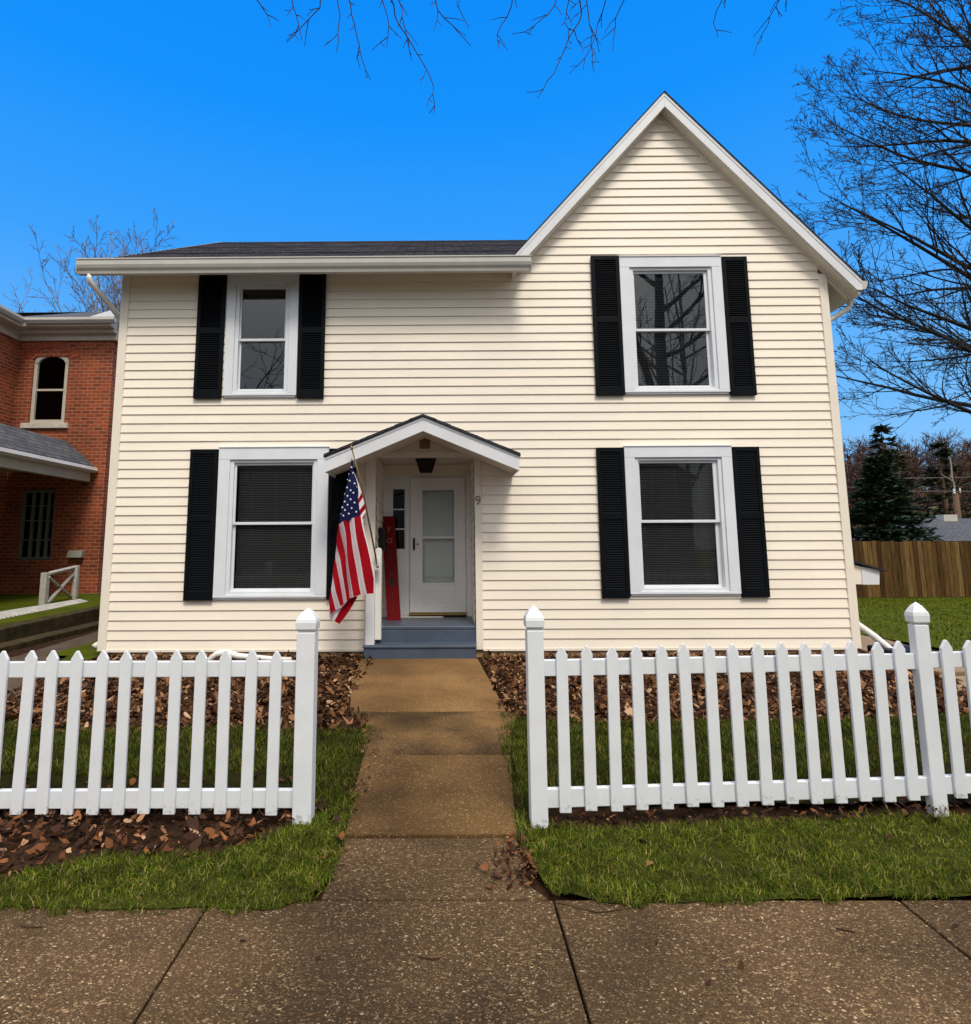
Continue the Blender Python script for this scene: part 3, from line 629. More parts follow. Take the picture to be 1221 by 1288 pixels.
# bay on the right-hand side
by = MB(); by.prism([(9.9,.93),(10.33,.93),(10.33,1.17),(9.9,1.33)],'y',.45,1.3); bay = by.build('side_bay', M['siding'], H)
b2 = MB(); b2.prism([(10.33,.925),(10.56,.925),(10.58,1.125),(10.33,1.172)],'y',.44,1.31); b2.build('bay_fascia', M['barge'], bay)
b3 = MB(); b3.prism([(9.88,1.335),(10.64,1.10),(10.64,1.125),(9.88,1.365)],'y',.40,1.36); b3.build('bay_roof', M['shing_edge'], bay)
b4 = MB(); b4.tube([(9.9,.3,1.42),(10.03,.3,1.42),(10.08,.3,1.40),(10.09,.3,1.34)],.04,10); b4.build('vent_pipe', M['pipe'], H, smooth=True)
sp = MB(); sp.box(10.1,10.6,-.30,.15,g(10,0)-.02,g(10,0)+.08); sp.build('splash_block', M['black'], H, bevel=.02)

# --- windows
def window(key, gl_x0, gl_x1, gl_z0, gl_z1, rail, tw, blind, gmat, head=None):
    x0,x1,z0,z1 = WINS[key]
    t = MB(); yb,yf = -.002,-.050
    sill = .055
    head = head or tw
    t.box(x0,x0+tw,yf,yb,z0+sill,z1-head); t.box(x1-tw,x1,yf,yb,z0+sill,z1-head)
    t.box(x0,x1,yf-.001,yb,z1-head+.0008,z1)
    t.box(x0,x1,yf-.002,yb,z0+.022,z0+sill-.0008); t.box(x0+.015,x1-.015,yf+.012,yb,z0,z0+.0212)
    W = t.build('window', M['white'], H, bevel=.004)
    # mitre lines at the head casing and small drip cap
    c = MB(); c.box(x0-.004,x1+.004,yf-.012,yb,z1+.0008,z1+.012); c.build('drip_cap', M['white'], W)
    xi0,xi1,zi0,zi1 = x0+tw,x1-tw,z0+sill,z1-head
    f = MB(); fw = min(gl_x0-xi0, .055)-.003; yy0,yy1 = -.028,.10
    f.box(xi0+.0005,xi0+fw,yy0,yy1,zi0,zi1-.0005); f.box(xi1-fw,xi1-.0005,yy0,yy1,zi0,zi1-.0005)
    f.box(xi0+fw,xi1-fw,yy0+.003,yy1,zi1-.038,zi1-.0005); f.box(xi0+fw,xi1-fw,yy0+.003,yy1,zi0,zi0+.045)
    f.build('frame', M['white'], W, bevel=.003)
    # two sashes: the upper one stands further out
    sw_ = .042; a0,a1 = xi0+fw,xi1-fw
    def sash(zb,zt,y,name):
        s = MB(); l = max(gl_x0-a0,.022); r = max(a1-gl_x1,.022)
        s.box(a0,a0+l,y,y+.028,zb,zt); s.box(a1-r,a1,y,y+.028,zb,zt)
        s.box(a0+l,a1-r,y+.001,y+.028,zt-.034,zt); s.box(a0+l,a1-r,y+.001,y+.028,zb,zb+.036)
        S = s.build(name, M['white'], W, bevel=.003)
        p = MB(); p.quad((a0+l,y+.014,zb+.036),(a1-r,y+.014,zb+.036),(a1-r,y+.014,zt-.034),(a0+l,y+.014,zt-.034)); p.build('pane', gmat, S, recalc=False)
        return S
    su = sash(rail-.018,zi1-.038,.006,'sash'); sl = sash(zi0+.045,rail+.016,.040,'sash')
    xm = (a0+a1)/2
    for q in (-.3,.3):
        lk = MB(); lk.box(xm+q*(a1-a0)-.02,xm+q*(a1-a0)+.02,.036,.0395,rail-.005,rail+.014); lk.build('sash_lock', M['gutter'], W)
    if blind:
        b = MB(); zz = blind[0]; 
        while zz < blind[1]:
            b.quad((a0+.02,.125,zz-.0075),(a1-.02,.125,zz-.0075),(a1-.02,.143,zz+.0085),(a0+.02,.143,zz+.0085)); zz += .0235
        for q in (.2,.5,.8): b.box(a0+q*(a1-a0)-.002,a0+q*(a1-a0)+.002,.120,.1225,blind[0],blind[1])
        b.box(a0+.01,a1-.01,.115,.15,blind[1]-.005,blind[1]+.03)
        b.build('blind', M['blind'], W, recalc=False)
    # dark room behind
    rm = MB(); X0,X1,Z0,Z1 = x0+.05,x1-.05,z0+.03,z1-.04; y0,y1 = .16,1.1
    rm.quad((X0,y1,Z0),(X1,y1,Z0),(X1,y1,Z1),(X0,y1,Z1)); rm.quad((X0,.1,Z0),(X0,y1,Z0),(X0,y1,Z1),(X0,.1,Z1)); rm.quad((X1,.1,Z0),(X1,y1,Z0),(X1,y1,Z1),(X1,.1,Z1))
    rm.quad((X0,.1,Z0),(X1,.1,Z0),(X1,y1,Z0),(X0,y1,Z0)); rm.quad((X0,.1,Z1),(X1,.1,Z1),(X1,y1,Z1),(X0,y1,Z1))
    rm.build('room_lining', M['dark'], W)
    return W
window('UL',1.672,2.302,3.66,5.11,4.36,.125,None,M['glass_up'],head=.135)
window('UR',7.212,8.207,3.68,5.283,4.465,.14,(3.70,5.25),M['glass_up'],head=.155)
window('LL',1.704,2.772,.94,2.59,1.80,.155,(.95,2.56),M['glass'],head=.165)
window('LR',7.15,8.161,.97,2.582,1.80,.14,(.98,2.56),M['glass'],head=.150)
def shutter(x0,x1,z0,z1):
    s = MB(); y0,y1 = -.058,-.019; st_ = .048
    zm = z0+(z1-z0)*.535
    s.box(x0,x0+st_,y0,y1,z0,z1); s.box(x1-st_,x1,y0,y1,z0,z1)
    s.box(x0+st_,x1-st_,y0+.002,y1,z0,z0+.115); s.box(x0+st_,x1-st_,y0+.002,y1,z1-.06,z1); s.box(x0+st_,x1-st_,y0+.002,y1,zm-.04,zm+.04)
    s.box(x0+st_,x1-st_,y1-.006,y1-.001,z0+.115,z1-.06)
    for a,b in ((z0+.115,zm-.04),(zm+.04,z1-.06)):
        n = int((b-a)/.030); p = (b-a)/n
        for i in range(n):
            z = a+p*i
            s.add([(x0+st_,y0+.006,z+.004),(x1-st_,y0+.006,z+.004),(x1-st_,y1-.012,z+p*.95),(x0+st_,y1-.012,z+p*.95),(x0+st_,y0+.006,z),(x1-st_,y0+.006,z),(x1-st_,y1-.007,z+p*.95-.004),(x0+st_,y1-.007,z+p*.95-.004)],
                  [(0,1,2,3),(4,5,1,0),(7,6,5,4)])
    s.build('shutter', M['shutter'], H)
for a in ((1.080,1.462,3.512,5.314),(2.505,2.872,3.505,5.316),(6.612,7.003,3.522,5.535),(8.452,8.803,3.510,5.510),(1.083,1.460,.792,2.803),(2.970,3.335,.792,2.803),(6.585,6.950,.800,2.795),(8.415,8.775,.805,2.795)): shutter(*a)

# --- porch recess
DY = 1.0
pr_ = MB()
clapboard(pr_, .46, 2.71, const(.012), const(DY), [], y0=3.60, axis='y', sgn=1)
clapboard(pr_, .46, 2.71, const(.012), const(DY), [], y0=4.93, axis='y', sgn=-1)
clapboard(pr_, 2.56, 2.71, const(3.6), const(4.93), [], y0=DY)
pr_.build('porch_wall', M['siding'], H, recalc=False)
pc = MB(); pc.box(3.6,4.93,.0,DY+.15,2.715,2.74); pc.box(3.60,4.93,DY+.12,DY+.14,.3,2.56)
k = 3.62
while k < 4.92: pc.box(k,k+.005,.02,DY,2.710,2.7148); k += .1
pc.build('porch_ceiling', M['soffit'], H)
pt = MB()
pt.box(3.466,3.600,-.034,.012,.15,2.676); pt.box(4.930,5.022,-.034,.012,.15,2.676); pt.box(3.40,5.09,-.036,.012,2.678,2.752)
pt.build('porch_trim', M['cream'], H, bevel=.004)
fl_ = MB(); fl_.box(3.602,4.928,-.012,DY-.001,.40,.45); fl_.box(3.602,4.928,.002,.06,.10,.399); fl_.build('porch_floor', M['deck'], H, bevel=.012)
s1 = MB(); s1.box(3.485,4.917,-.315,-.0365,.22,.25); s1.box(3.495,4.907,-.300,-.0365,.02,.2195); s1.build('step', M['deck'], H, bevel=.008)
s2 = MB(); s2.box(3.602,4.928,-.0355,.0015,.02,.399); s2.build('riser', M['deck'], H, bevel=.003)
# door wall
dw = MB()
dw.box(3.602,3.735,DY-.02,DY+.10,.4505,2.56); dw.box(3.94,4.005,DY-.02,DY+.10,.4505,2.56); dw.box(3.735,3.94,DY-.02,DY+.10,2.335,2.56); dw.box(3.735,3.94,DY-.02,DY+.10,.4505,1.44)
dw.box(4.842,4.928,DY-.02,DY+.10,.4505,2.56); dw.box(4.005,4.842,DY-.02,DY+.10,2.515,2.56)
dfr = dw.build('door_frame', M['door'], H, bevel=.003)
sl_ = MB()
for z in (1.735,2.03): sl_.box(3.735,3.94,DY-.005,DY+.02,z-.010,z+.010)
for x in (3.735,3.925): sl_.box(x,x+.015,DY-.010,DY+.02,1.44,2.335)
sl_.box(3.72,3.955,DY-.032,DY-.0205,1.405,1.438); sl_.box(3.72,3.955,DY-.032,DY-.0205,2.338,2.37); sl_.box(3.715,3.733,DY-.032,DY-.0205,1.438,2.338); sl_.box(3.942,3.96,DY-.032,DY-.0205,1.438,2.338)
sl_.box(3.66,3.95,DY-.027,DY-.0205,1.16,1.19); sl_.box(3.66,3.68,DY-.027,DY-.0205,.55,1.16); sl_.box(3.93,3.95,DY-.027,DY-.0205,.55,1.16); sl_.box(3.66,3.95,DY-.027,DY-.0205,.53,.55)
slo = sl_.build('sidelight', M['door'], H)
p = MB(); p.quad((3.75,DY+.008,1.44),(3.925,DY+.008,1.44),(3.925,DY+.008,2.335),(3.75,DY+.008,2.335)); p.build('pane', M['glass_dark'], slo, recalc=False)
p = MB(); p.box(3.73,3.945,DY+.06,DY+.07,1.42,2.36); p.build('sidelight_backing', M['dark'], slo)
# storm door
sdm = MB(); x0,x1,z0,z1 = 4.010,4.838,.515,2.510; gx0,gx1,gz0,gz1 = 4.192,4.676,.938,2.315; y0,y1 = DY-.05,DY-.012
sdm.box(x0,gx0,y0,y1,z0,z1); sdm.box(gx1,x1,y0,y1,z0,z1); sdm.box(gx0,gx1,y0+.0005,y1,gz1,z1); sdm.box(gx0,gx1,y0+.0005,y1,z0,gz0)
door = sdm.build('storm_door', M['door'], H, bevel=.003)
gf = MB()
for a in ((gx0-.022,gx0+.004,gz0-.02,gz1+.02),(gx1-.004,gx1+.022,gz0-.02,gz1+.02)): gf.box(a[0],a[1],y0-.010,y0-.0005,a[2],a[3])
gf.box(gx0+.004,gx1-.004,y0-.010,y0-.0005,gz1-.002,gz1+.02); gf.box(gx0+.004,gx1-.004,y0-.010,y0-.0005,gz0-.02,gz0+.004); gf.box(gx0+.004,gx1-.004,y0-.008,y1-.004,1.594,1.622)
gf.build('glass_frame', M['door'], door)
p = MB(); p.quad((gx0,y0+.012,gz0),(gx1,y0+.012,gz0),(gx1,y0+.012,gz1),(gx0,y0+.012,gz1)); p.build('pane', M['glass_clear'], door, recalc=False)
kp = MB(); kx0,kx1,kz0,kz1 = 4.165,4.712,.655,.83
kp.box(kx0,kx1,y0-.007,y0-.0005,kz1-.012,kz1); kp.box(kx0,kx1,y0-.007,y0-.0005,kz0,kz0+.012); kp.box(kx0,kx0+.012,y0-.007,y0-.0005,kz0+.012,kz1-.012); kp.box(kx1-.012,kx1,y0-.007,y0-.0005,kz0+.012,kz1-.012); kp.box(kx0+.03,kx1-.03,y0-.006,y0-.0005,kz0+.07,kz0+.078)
kp.build('kick_panel', M['door'], door)
hd = MB(); hd.box(4.055,4.085,y0-.014,y0-.0005,1.42,1.60); hd.tube([(4.07,y0-.014,1.54),(4.07,y0-.05,1.54),(4.07,y0-.055,1.46),(4.07,y0-.014,1.45)],.009,8); hd.tube([(4.125,y0-.001,1.51),(4.125,y0-.03,1.51)],.012,8)
hd.build('handle', M['black'], door)
idr = MB(); idr.box(4.03,4.82,DY+.06,DY+.10,.5,2.51)
for (a,b,c,e) in ((4.22,4.40,1.78,2.22),(4.47,4.65,1.78,2.22),(4.22,4.40,1.02,1.58),(4.47,4.65,1.02,1.58)):
    idr.box(a,b,DY+.040,DY+.0595,c,c+.03); idr.box(a,b,DY+.040,DY+.0595,e-.03,e); idr.box(a,a+.03,DY+.040,DY+.0595,c+.03,e-.03); idr.box(b-.03,b,DY+.040,DY+.0595,c+.03,e-.03)
idr.build('inner_door', M['innerdoor'], H)
th = MB(); th.box(4.0,4.845,DY-.06,DY+.0,.478,.510); th.build('threshold', M['brass'], H)
th = MB(); th.box(3.80,4.50,DY-.13,DY-.075,.451,.464); th.build('sill_strip', M['pipe'], H)
# porch lamp
lp = MB(); cx,cy = 4.262,.45
def frus(mb,cx,cy,z0,z1,a,b,d=1): 
    mb.add([(cx-a,cy-a*d,z0),(cx+a,cy-a*d,z0),(cx+a,cy+a*d,z0),(cx-a,cy+a*d,z0),(cx-b,cy-b*d,z1),(cx+b,cy-b*d,z1),(cx+b,cy+b*d,z1),(cx-b,cy+b*d,z1)],[(3,2,1,0),(4,5,6,7),(0,1,5,4),(1,2,6,5),(2,3,7,6),(3,0,4,7)])
frus(lp,cx,cy,2.675,2.708,.13,.147); frus(lp,cx,cy,2.525,2.535,.08,.084)
for sx in (-1,1):
    for sy in (-1,1):
        lp.bar((cx+sx*.08,cy+sy*.08,2.53),(cx+sx*.125,cy+sy*.125,2.68),.014,.014)
    for q in (-.33,.33):
        lp.bar((cx+q*.16,cy+sx*.08,2.53),(cx+q*.25,cy+sx*.125,2.68),.008,.008); lp.bar((cx+sx*.08,cy+q*.16,2.53),(cx+sx*.125,cy+q*.25,2.68),.008,.008)
lamp = lp.build('porch_lamp', M['black'], H)
lg = MB(); frus(lg,cx,cy,2.536,2.674,.074,.118); lg.build('lamp_glass', mat('smoked_glass',(.012,.011,.010),.35,spec=.2), lamp)
# mailbox on the left recess wall
mbx = MB(); mbx.prism([(3.622,1.42),(3.692,1.42),(3.692,1.66),(3.67,1.73),(3.622,1.75)],'y',.22,.60); mx_ = mbx.build('mailbox', M['black'], H, bevel=.01)
# house number
def text_mesh(txt, size, ext):
    cu = bpy.data.curves.new('t','FONT'); cu.body = txt; cu.size = size; cu.extrude = ext; cu.align_x = 'CENTER'; cu.align_y = 'CENTER'
    ob = bpy.data.objects.new('t',cu); COL.objects.link(ob); bpy.context.view_layer.update()
    me = bpy.data.meshes.new_from_object(ob.evaluated_get(bpy.context.evaluated_depsgraph_get()))
    bpy.data.objects.remove(ob); return me
def place_text(txt, size, ext, loc, name, m, parent, rot=(math.pi/2,0,0)):
    me = text_mesh(txt,size,ext); me.materials.clear(); me.materials.append(m)
    ob = bpy.data.objects.new(name, me); COL.objects.link(ob); ob.parent = parent
    ob.location = Vector(loc)-Vector(root_of(parent).location); ob.rotation_euler = rot; return ob
place_text('9',.175,.006,(4.974,-.043,2.085),'house_number',M['metal'],H)

# porch roof (portico)
PX,PA,PXL,PXR,PE = 4.262,3.118,3.035,5.465,2.612
ps = (PA-PE)/((PXR-PXL)/2)
pg = MB()
for s,xe in ((-1,PXL),(1,PXR)):
    a = [(PX,PA),(xe,PE),(xe,PE-.03),(PX,PA-.032)]
    x0_,x1_ = (PX,xe)
    n = 7
    for i in range(n):
        t0,t1 = i/n,min((i+1.3)/n,1)
        xa,xb = xe+(PX-xe)*t0, xe+(PX-xe)*t1; za,zb = PE+(PA-PE)*t0+.010, PE+(PA-PE)*t1+.002
        q = [(xa,-.775,za),(xa,-.012,za),(xb,-.012,zb),(xb,-.775,zb)]
        pg.quad(*(q if s>0 else q[::-1]),uv=[(0,t0),(.76,t0),(.76,t1),(0,t1)] if s>0 else [(0,t1),(.76,t1),(.76,t0),(0,t0)])
        pg.quad((xa,-.775,za-.013),(xb,-.775,zb-.010),(xb,-.775,zb),(xa,-.775,za),uv=[(0,0),(.3,0),(.3,.02),(0,.02)])
    pg.quad((xe,-.775,PE-.03),(PX,-.775,PA-.03),(PX,-.775,PA+.002),(xe,-.775,PE+.010),uv=[(0,0),(1.2,0),(1.2,.02),(0,.02)])
    pg.quad((xe,-.775,PE-.03),(xe,-.012,PE-.03),(xe,-.012,PE+.01),(xe,-.775,PE+.01),uv=[(0,0),(1.2,0),(1.2,.02),(0,.02)])
proof = pg.build('porch_roof', M['shing'], H)
for s,xe in ((-1,PXL+.014),(1,PXR-.014)):
    zt = PA-.031; ze = zt-ps*abs(xe-PX)
    b = MB(); b.prism([(PX+s*.0004,zt),(xe,ze),(xe,ze-.185),(PX+s*.0004,zt-.178)],'y',-.752,-.727)
    b.prism([(PX+s*.0004,zt-.0005),(xe,ze-.0005),(xe,ze-.03),(PX+s*.0004,zt-.03)],'y',-.760,-.7525)
    b.prism([(xe-s*.012,ze),(xe,ze),(xe,ze-.18),(xe-s*.012,ze-.18)],'y',-.7265,-.02)
    b.build('bargeboard', M['barge'], proof)
    so = MB(); zz = zt-.150
    so.prism([(PX,zt-.002),(xe-s*.014,zt-.002-ps*abs(xe-s*.014-PX)),(xe-s*.014,zz-ps*abs(xe-s*.014-PX)),(PX,zz)],'y',-.726,-.021)
    so.build('soffit', M['soffit'], proof)
# stair guard left of the steps
gd = MB(); gd.box(3.512,3.625,-.285,-.175,.252,1.24); gd.build('guard_post', M['barge'], H, bevel=.006)
gp = MB(); zt = 1.42
pl = [(-.17,.40),(-.172,1.30)]+[(-.105+.067*math.cos(t),1.40+.067*math.sin(t)) for t in np.linspace(math.pi,0,9)]+[(-.04,.46),(-.04,.40)]
gp.prism([(3.615+.04*0,.30),(3.70,.30),(3.70,1.40)]+[(3.6575+.0425*math.cos(t),1.425+.0425*math.sin(t)) for t in np.linspace(0,math.pi,9)][1:-1]+[(3.615,1.40)],'y',-.172,-.07)
gp.build('newel', M['pipe'], H, bevel=.006)

# ------------------------------------------------------------------ things on and by the house
sg = empty('sign_board',(3.80,.62,.45),'tall narrow red wooden sign board leaning beside the front door','sign')
def sign_pt(x, t, d):     # x across, t up (0..1), d out from face
    top = Vector((3.690,.86,1.922)); bot = Vector((3.806,.585,.452))
    c = bot.lerp(top,t); nrm = Vector((0,-.983,-.18)); return c+Vector((x,0,0))+nrm*d
m_ = MB(); hw = .097
vs = [sign_pt(-hw,0,.012),sign_pt(hw,0,.012),sign_pt(hw,1,.012),sign_pt(-hw,1,.012),sign_pt(-hw,0,-.012),sign_pt(hw,0,-.012),sign_pt(hw,1,-.012),sign_pt(-hw,1,-.012)]
m_.add(vs,[(0,1,2,3),(7,6,5,4),(0,4,5,1),(1,5,6,2),(2,6,7,3),(3,7,4,0)]); m_.build('board', M['red'], sg, bevel=.004)
lean = math.atan2(.275,1.47)
for ch,t,mm in (('Y',.865,'letter_gold'),('O',.755,'letter_gold'),('U',.665,'letter_dark'),('R',.575,'letter_dark'),('\u2019',.50,'letter_dark'),('E',.44,'letter_dark'),('I',.235,'letter_dark'),('L',.165,'letter_dark'),('L',.075,'letter_dark')):
    o = place_text(ch,.105,.003,sign_pt(0,t,.014),'letter',M[mm],sg,(math.pi/2-lean*0-.185,.078,0))
pk = MB()
for i in range(3):
    for j in range(3):
        a = sign_pt(-.046+i*.034,.325+j*.026,.0165); pk.box(a.x,a.x+.028,a.y-.003,a.y+.003,a.z,a.z+.032)
pk.build('check_patch', M['letter_dark'], sg)

fg = empty('flag',(3.66,-.26,1.29),'american flag hanging from a slanted wooden pole on the porch post','flag')
pl_ = MB(); pl_.tube([(3.668,-.30,1.22),(3.50,-.62,2.20),(3.400,-.85,2.66)],[.0115,.0105,.009],8); pl_.build('pole', M['pole'], fg, smooth=True)
br_ = MB(); br_.tube([(3.668,-.29,1.24),(3.655,-.325,1.34)],[.028,.022],10); br_.box(3.63,3.70,-.30,-.27,1.19,1.36); br_.build('bracket', M['pipe'], fg, bevel=.004)
fn = MB(); fn.tube([(3.402,-.846,2.655),(3.397,-.857,2.675),(3.394,-.864,2.69),(3.39,-.872,2.71)],[.008,.017,.015,.003],8); fn.tube([(3.40,-.84,2.66),(3.375,-.84,2.70),(3.385,-.84,2.74),(3.40,-.84,2.72)],.004,6); fn.build('finial', M['brass'], fg, smooth=True)
def FP(u,v,dy=0): return Vector((3.378+.00955*(u-442)+.0001425*(v-577), -.79+dy+.10*(v-577)/200, 2.565-.00964*(v-577)))
B = [[(455.0,648),(458.6,670),(466,700),(471,729),(470.5,747)],
     [(453.5,649.4),(457,670),(464.6,700),(469.6,729),(469,747)],
     [(445.6,652),(447.4,670),(452.5,700),(458,732),(461,747)],
     [(438.6,654.5),(440.4,670),(444.4,700),(450,732),(453,748)],
     [(432,657),(434.8,670),(436.8,700),(440.5,730),(444.4,751)],
     [(426,660.5),(427.2,670),(433.8,700),(435.5,730),(438.8,753)],
     [(426,660.5),(422.4,685),(427.5,704),(431.8,730.5),(435.3,757)],
     [(422.4,685),(420.2,704),(426.2,730),(430.8,760)],
     [(420.2,704),(417.4,722.5),(421.7,743.7),(427.2,763)],
     [(417.4,722.5),(415,742.6),(420.7,767.4)],
     [(415,742.6),(412.6,757),(415.1,772)]]
BD = [.02,.0,-.03,.01,-.035,.025,-.02,.02,-.015,.02,.0]
def resamp(pl,n,tp=None):
    d = [0]
    for a,b in zip(pl,pl[1:]): d.append(d[-1]+math.dist(a,b))
    return [(float(np.interp(t*d[-1],d,[p[0] for p in pl])),float(np.interp(t*d[-1],d,[p[1] for p in pl]))) for t in np.linspace(0,1,n)]
fm = MB(); cols_ = [1,0,1,0,1,0,1,0,1,0]
def wob(u,v): return .012*math.sin(v*.09+u*.21)
for i in range(10):
    a = B[i]; b = B[i+1]
    if i >= 5:   # the left neighbour branches off the hem: start the right edge where that happens
        st_ = b[0]; k = min(range(len(a)),key=lambda q: abs(a[q][1]-st_[1])); a2 = [p for p in a if p[1] >= st_[1]-.01]; a = a2 if len(a2)>1 else a
    n = 12; ra,rb = resamp(a,n),resamp(b,n)
    vs = []
    sub = 4
    for p,q in zip(ra,rb):
        for k in range(sub+1):
            s = k/sub; u = p[0]+(q[0]-p[0])*s; v = p[1]+(q[1]-p[1])*s
            s2 = s*s*(3-2*s); vs.append(FP(u,v,BD[i]+(BD[i+1]-BD[i])*s2+wob(u,v)))
    fm.add(vs,[(r*(sub+1)+k,r*(sub+1)+k+1,(r+1)*(sub+1)+k+1,(r+1)*(sub+1)+k) for r in range(n-1) for k in range(sub)],0 if cols_[i]==0 else 1)
# colours: index 0 red, 1 white, 2 blue
cl = [(442.6,577),(438.5,597),(434,618),(430,637),(427,650),(426,660.5)]
cr = [(443.2,577),(446,597),(450,608),(451,622),(451.6,635),(453.5,649.4)]
def canton_y(u,v,s): return -.03*math.sin(s*math.pi*1.3)+BD[5]*(1-s)+wob(u,v)
vs = []; n = 16; sub = 8
ra,rb = resamp(cl,n),resamp(cr,n)
bot = [(426,660.5),(432,657),(438.6,654.5),(445.6,652),(453.5,649.4)]
for r,(p,q) in enumerate(zip(ra,rb)):
    for k in range(sub+1):
        s = k/sub; u = p[0]+(q[0]-p[0])*s; v = p[1]+(q[1]-p[1])*s
        fade = 1-.0*r; vs.append(FP(u,v,canton_y(u,v,s)))
fm.add(vs,[(r*(sub+1)+k,r*(sub+1)+k+1,(r+1)*(sub+1)+k+1,(r+1)*(sub+1)+k) for r in range(n-1) for k in range(sub)],2)
# folded lower corner and the fold showing along the pole
def fpoly(pts,dy,mi): fm.poly([FP(u,v,dy+.004*k) for k,(u,v) in enumerate(pts)],mi)
fpoly([(448.5,750.5),(436,771),(424.7,785),(418.2,781.5),(428,764),(438.8,753)],.05,3)
fpoly([(415.1,772),(421.5,767),(428,764),(418.2,781.5),(413.5,779)],.04,1)
fpoly([(412.6,757),(415.1,772),(413.5,779),(412.2,776)],.035,1)
Z1 = lambda x,y: (400+x/10.74,560+y/10.74)
sidep = [((490,375),(492,400)),((560,560),(545,620)),((590,650),(540,740)),((606,715),(550,800)),((625,800),(560,890)),((637,870),(570,960)),((642,920),(580,1010)),((590,1055),(586,1050))]
sc_ = [1,1,3,1,3,1,3]
for (a,b),c in zip(zip(sidep,sidep[1:]),sc_):
    fm.poly([FP(*Z1(*a[0]),.035),FP(*Z1(*b[0]),.035),FP(*Z1(*b[1]),.02),FP(*Z1(*a[1]),.02)],c)
cloth = fm.build('cloth', [M['fl_red'],M['fl_white'],M['fl_blue'],mat('flag_red_reverse',(.25,.002,.007),.85,spec=.08)], fg, smooth=True, recalc=False)
# stars
stp = [(458,305),(432,490),(500,527),(392,580),(447,622),(484,655),(358,668),(402,697),(447,744),(362,773),(495,787),(404,818),(326,850),(457,863),(367,888),(515,910),(419,938),(307,938),(343,963),(415,395),(395,468),(477,380),(527,572)]
sm = MB()
for x,y in stp:
    u,v = Z1(x,y)
    # find the cloth point under the star
    t = min(range(n),key=lambda r: abs((ra[r][1]+rb[r][1])/2-v)); s = min(max((u-ra[t][0])/max(rb[t][0]-ra[t][0],.1),0),1)
    c = FP(u,v,canton_y(u,v,s)-.009); r0 = .0145*(.75 if s<.08 or s>.9 else 1)
    sm = MB(); sm.poly([(c.x+r0*(1 if k%2==0 else .45)*math.sin(k*math.pi/5)*(.6 if s<.08 or s>.9 else 1),c.y,c.z+r0*(1 if k%2==0 else .45)*math.cos(k*math.pi/5)) for k in range(10)]); sm.build('star', M['fl_star'], cloth, recalc=False)

hp = empty('wall_plaque',(4.262,-.03,2.80),'small brown house shaped plaque above the porch beam','plaque')
q = MB(); q.prism([(4.192,2.80),(4.332,2.80),(4.332,2.92),(4.192,2.92)],'y',-.040,-.0195); q.build('plaque_body', M['plaque'], hp, bevel=.004)
q = MB(); q.prism([(4.172,2.922),(4.352,2.922),(4.285,2.975),(4.24,2.975)],'y',-.048,-.0195); q.build('plaque_roof', M['plaque'], hp)
q = MB()
for x in (4.222,4.262,4.302):
    q = MB(); q.box(x-.008,x+.008,-.043,-.0405,2.815,2.86); q.build('plaque_slot', M['metal'], hp)
dp = MB(); dp.tube([(1.62,-.50,.06),(1.64,-.50,.13),(1.72,-.50,.19),(1.80,-.50,.205),(1.90,-.5,.19),(1.98,-.5,.165),(2.2,-.47,.14),(2.4,-.45,.12),(2.62,-.42,.105)],[.03,.035,.04,.045,.045,.04,.035,.032,.03],10)
tag(dp.build('drain_pipe', M['pipe'], smooth=True),'white plastic drain pipe lying on the leaves along the house wall','pipe')

# ------------------------------------------------------------------ picket fences
def picket_mesh():
    m = MB(); w = .033; hh = .895
    m.prism([(-w,0),(w,0),(w,hh-.045),(.006,hh),(-.006,hh),(-w,hh-.045)],'y',-.010,.010)
    o = m.build('picket', M['fence'], None, bevel=.004); return o
PK = picket_mesh(); PKM = PK.data; bpy.data.objects.remove(PK)
def add_picket(root, x, y, z, tilt):
    o = bpy.data.objects.new('picket', PKM); COL.objects.link(o); o.parent = root
    o.location = Vector((x,y,z))-Vector(root.location); o.rotation_euler = (random.uniform(-.010,.010),tilt*1.7+random.uniform(-.004,.004),random.uniform(-.02,.02))
    b = o.modifiers.new('Bevel','BEVEL'); b.width = .004; b.segments = 2; b.limit_method = 'ANGLE'; b.angle_limit = R(40)
def post(root, x, y, z0, zc, zt, w, dep=None):
    m = MB(); h = w/2; d = (dep or w)/2; m.box(x-h,x+h,y-d,y+d,z0-.12,zc-.010); m.box(x-h+.006,x+h-.006,y-d+.006,y+d-.006,zc-.010,zc+.002)
    p = m.build('post', M['fence'], root, bevel=.005)
    c = MB(); e = h+.005
    lv = [(e-.004,zc+.002),(e,zc+.010),(e+.002,zc+.045),(e-.002,zc+.064),(h*.62,zc+(zt-zc)*.80),(h*.16,zt-.004),(.002,zt)]
    vs = []; 
    q_ = (d+.005)/(h+.005)
    for r_,z in lv: vs += [(x-r_,y-r_*q_,z),(x+r_,y-r_*q_,z),(x+r_,y+r_*q_,z),(x-r_,y+r_*q_,z)]
    fs = [(3,2,1,0)]
    for i in range(len(lv)-1): fs += [(4*i+k,4*i+(k+1)%4,4*i+4+(k+1)%4,4*i+4+k) for k in range(4)]
    c.add(vs,fs); c.build('post_cap', M['capw'], p, bevel=.003)
    return p
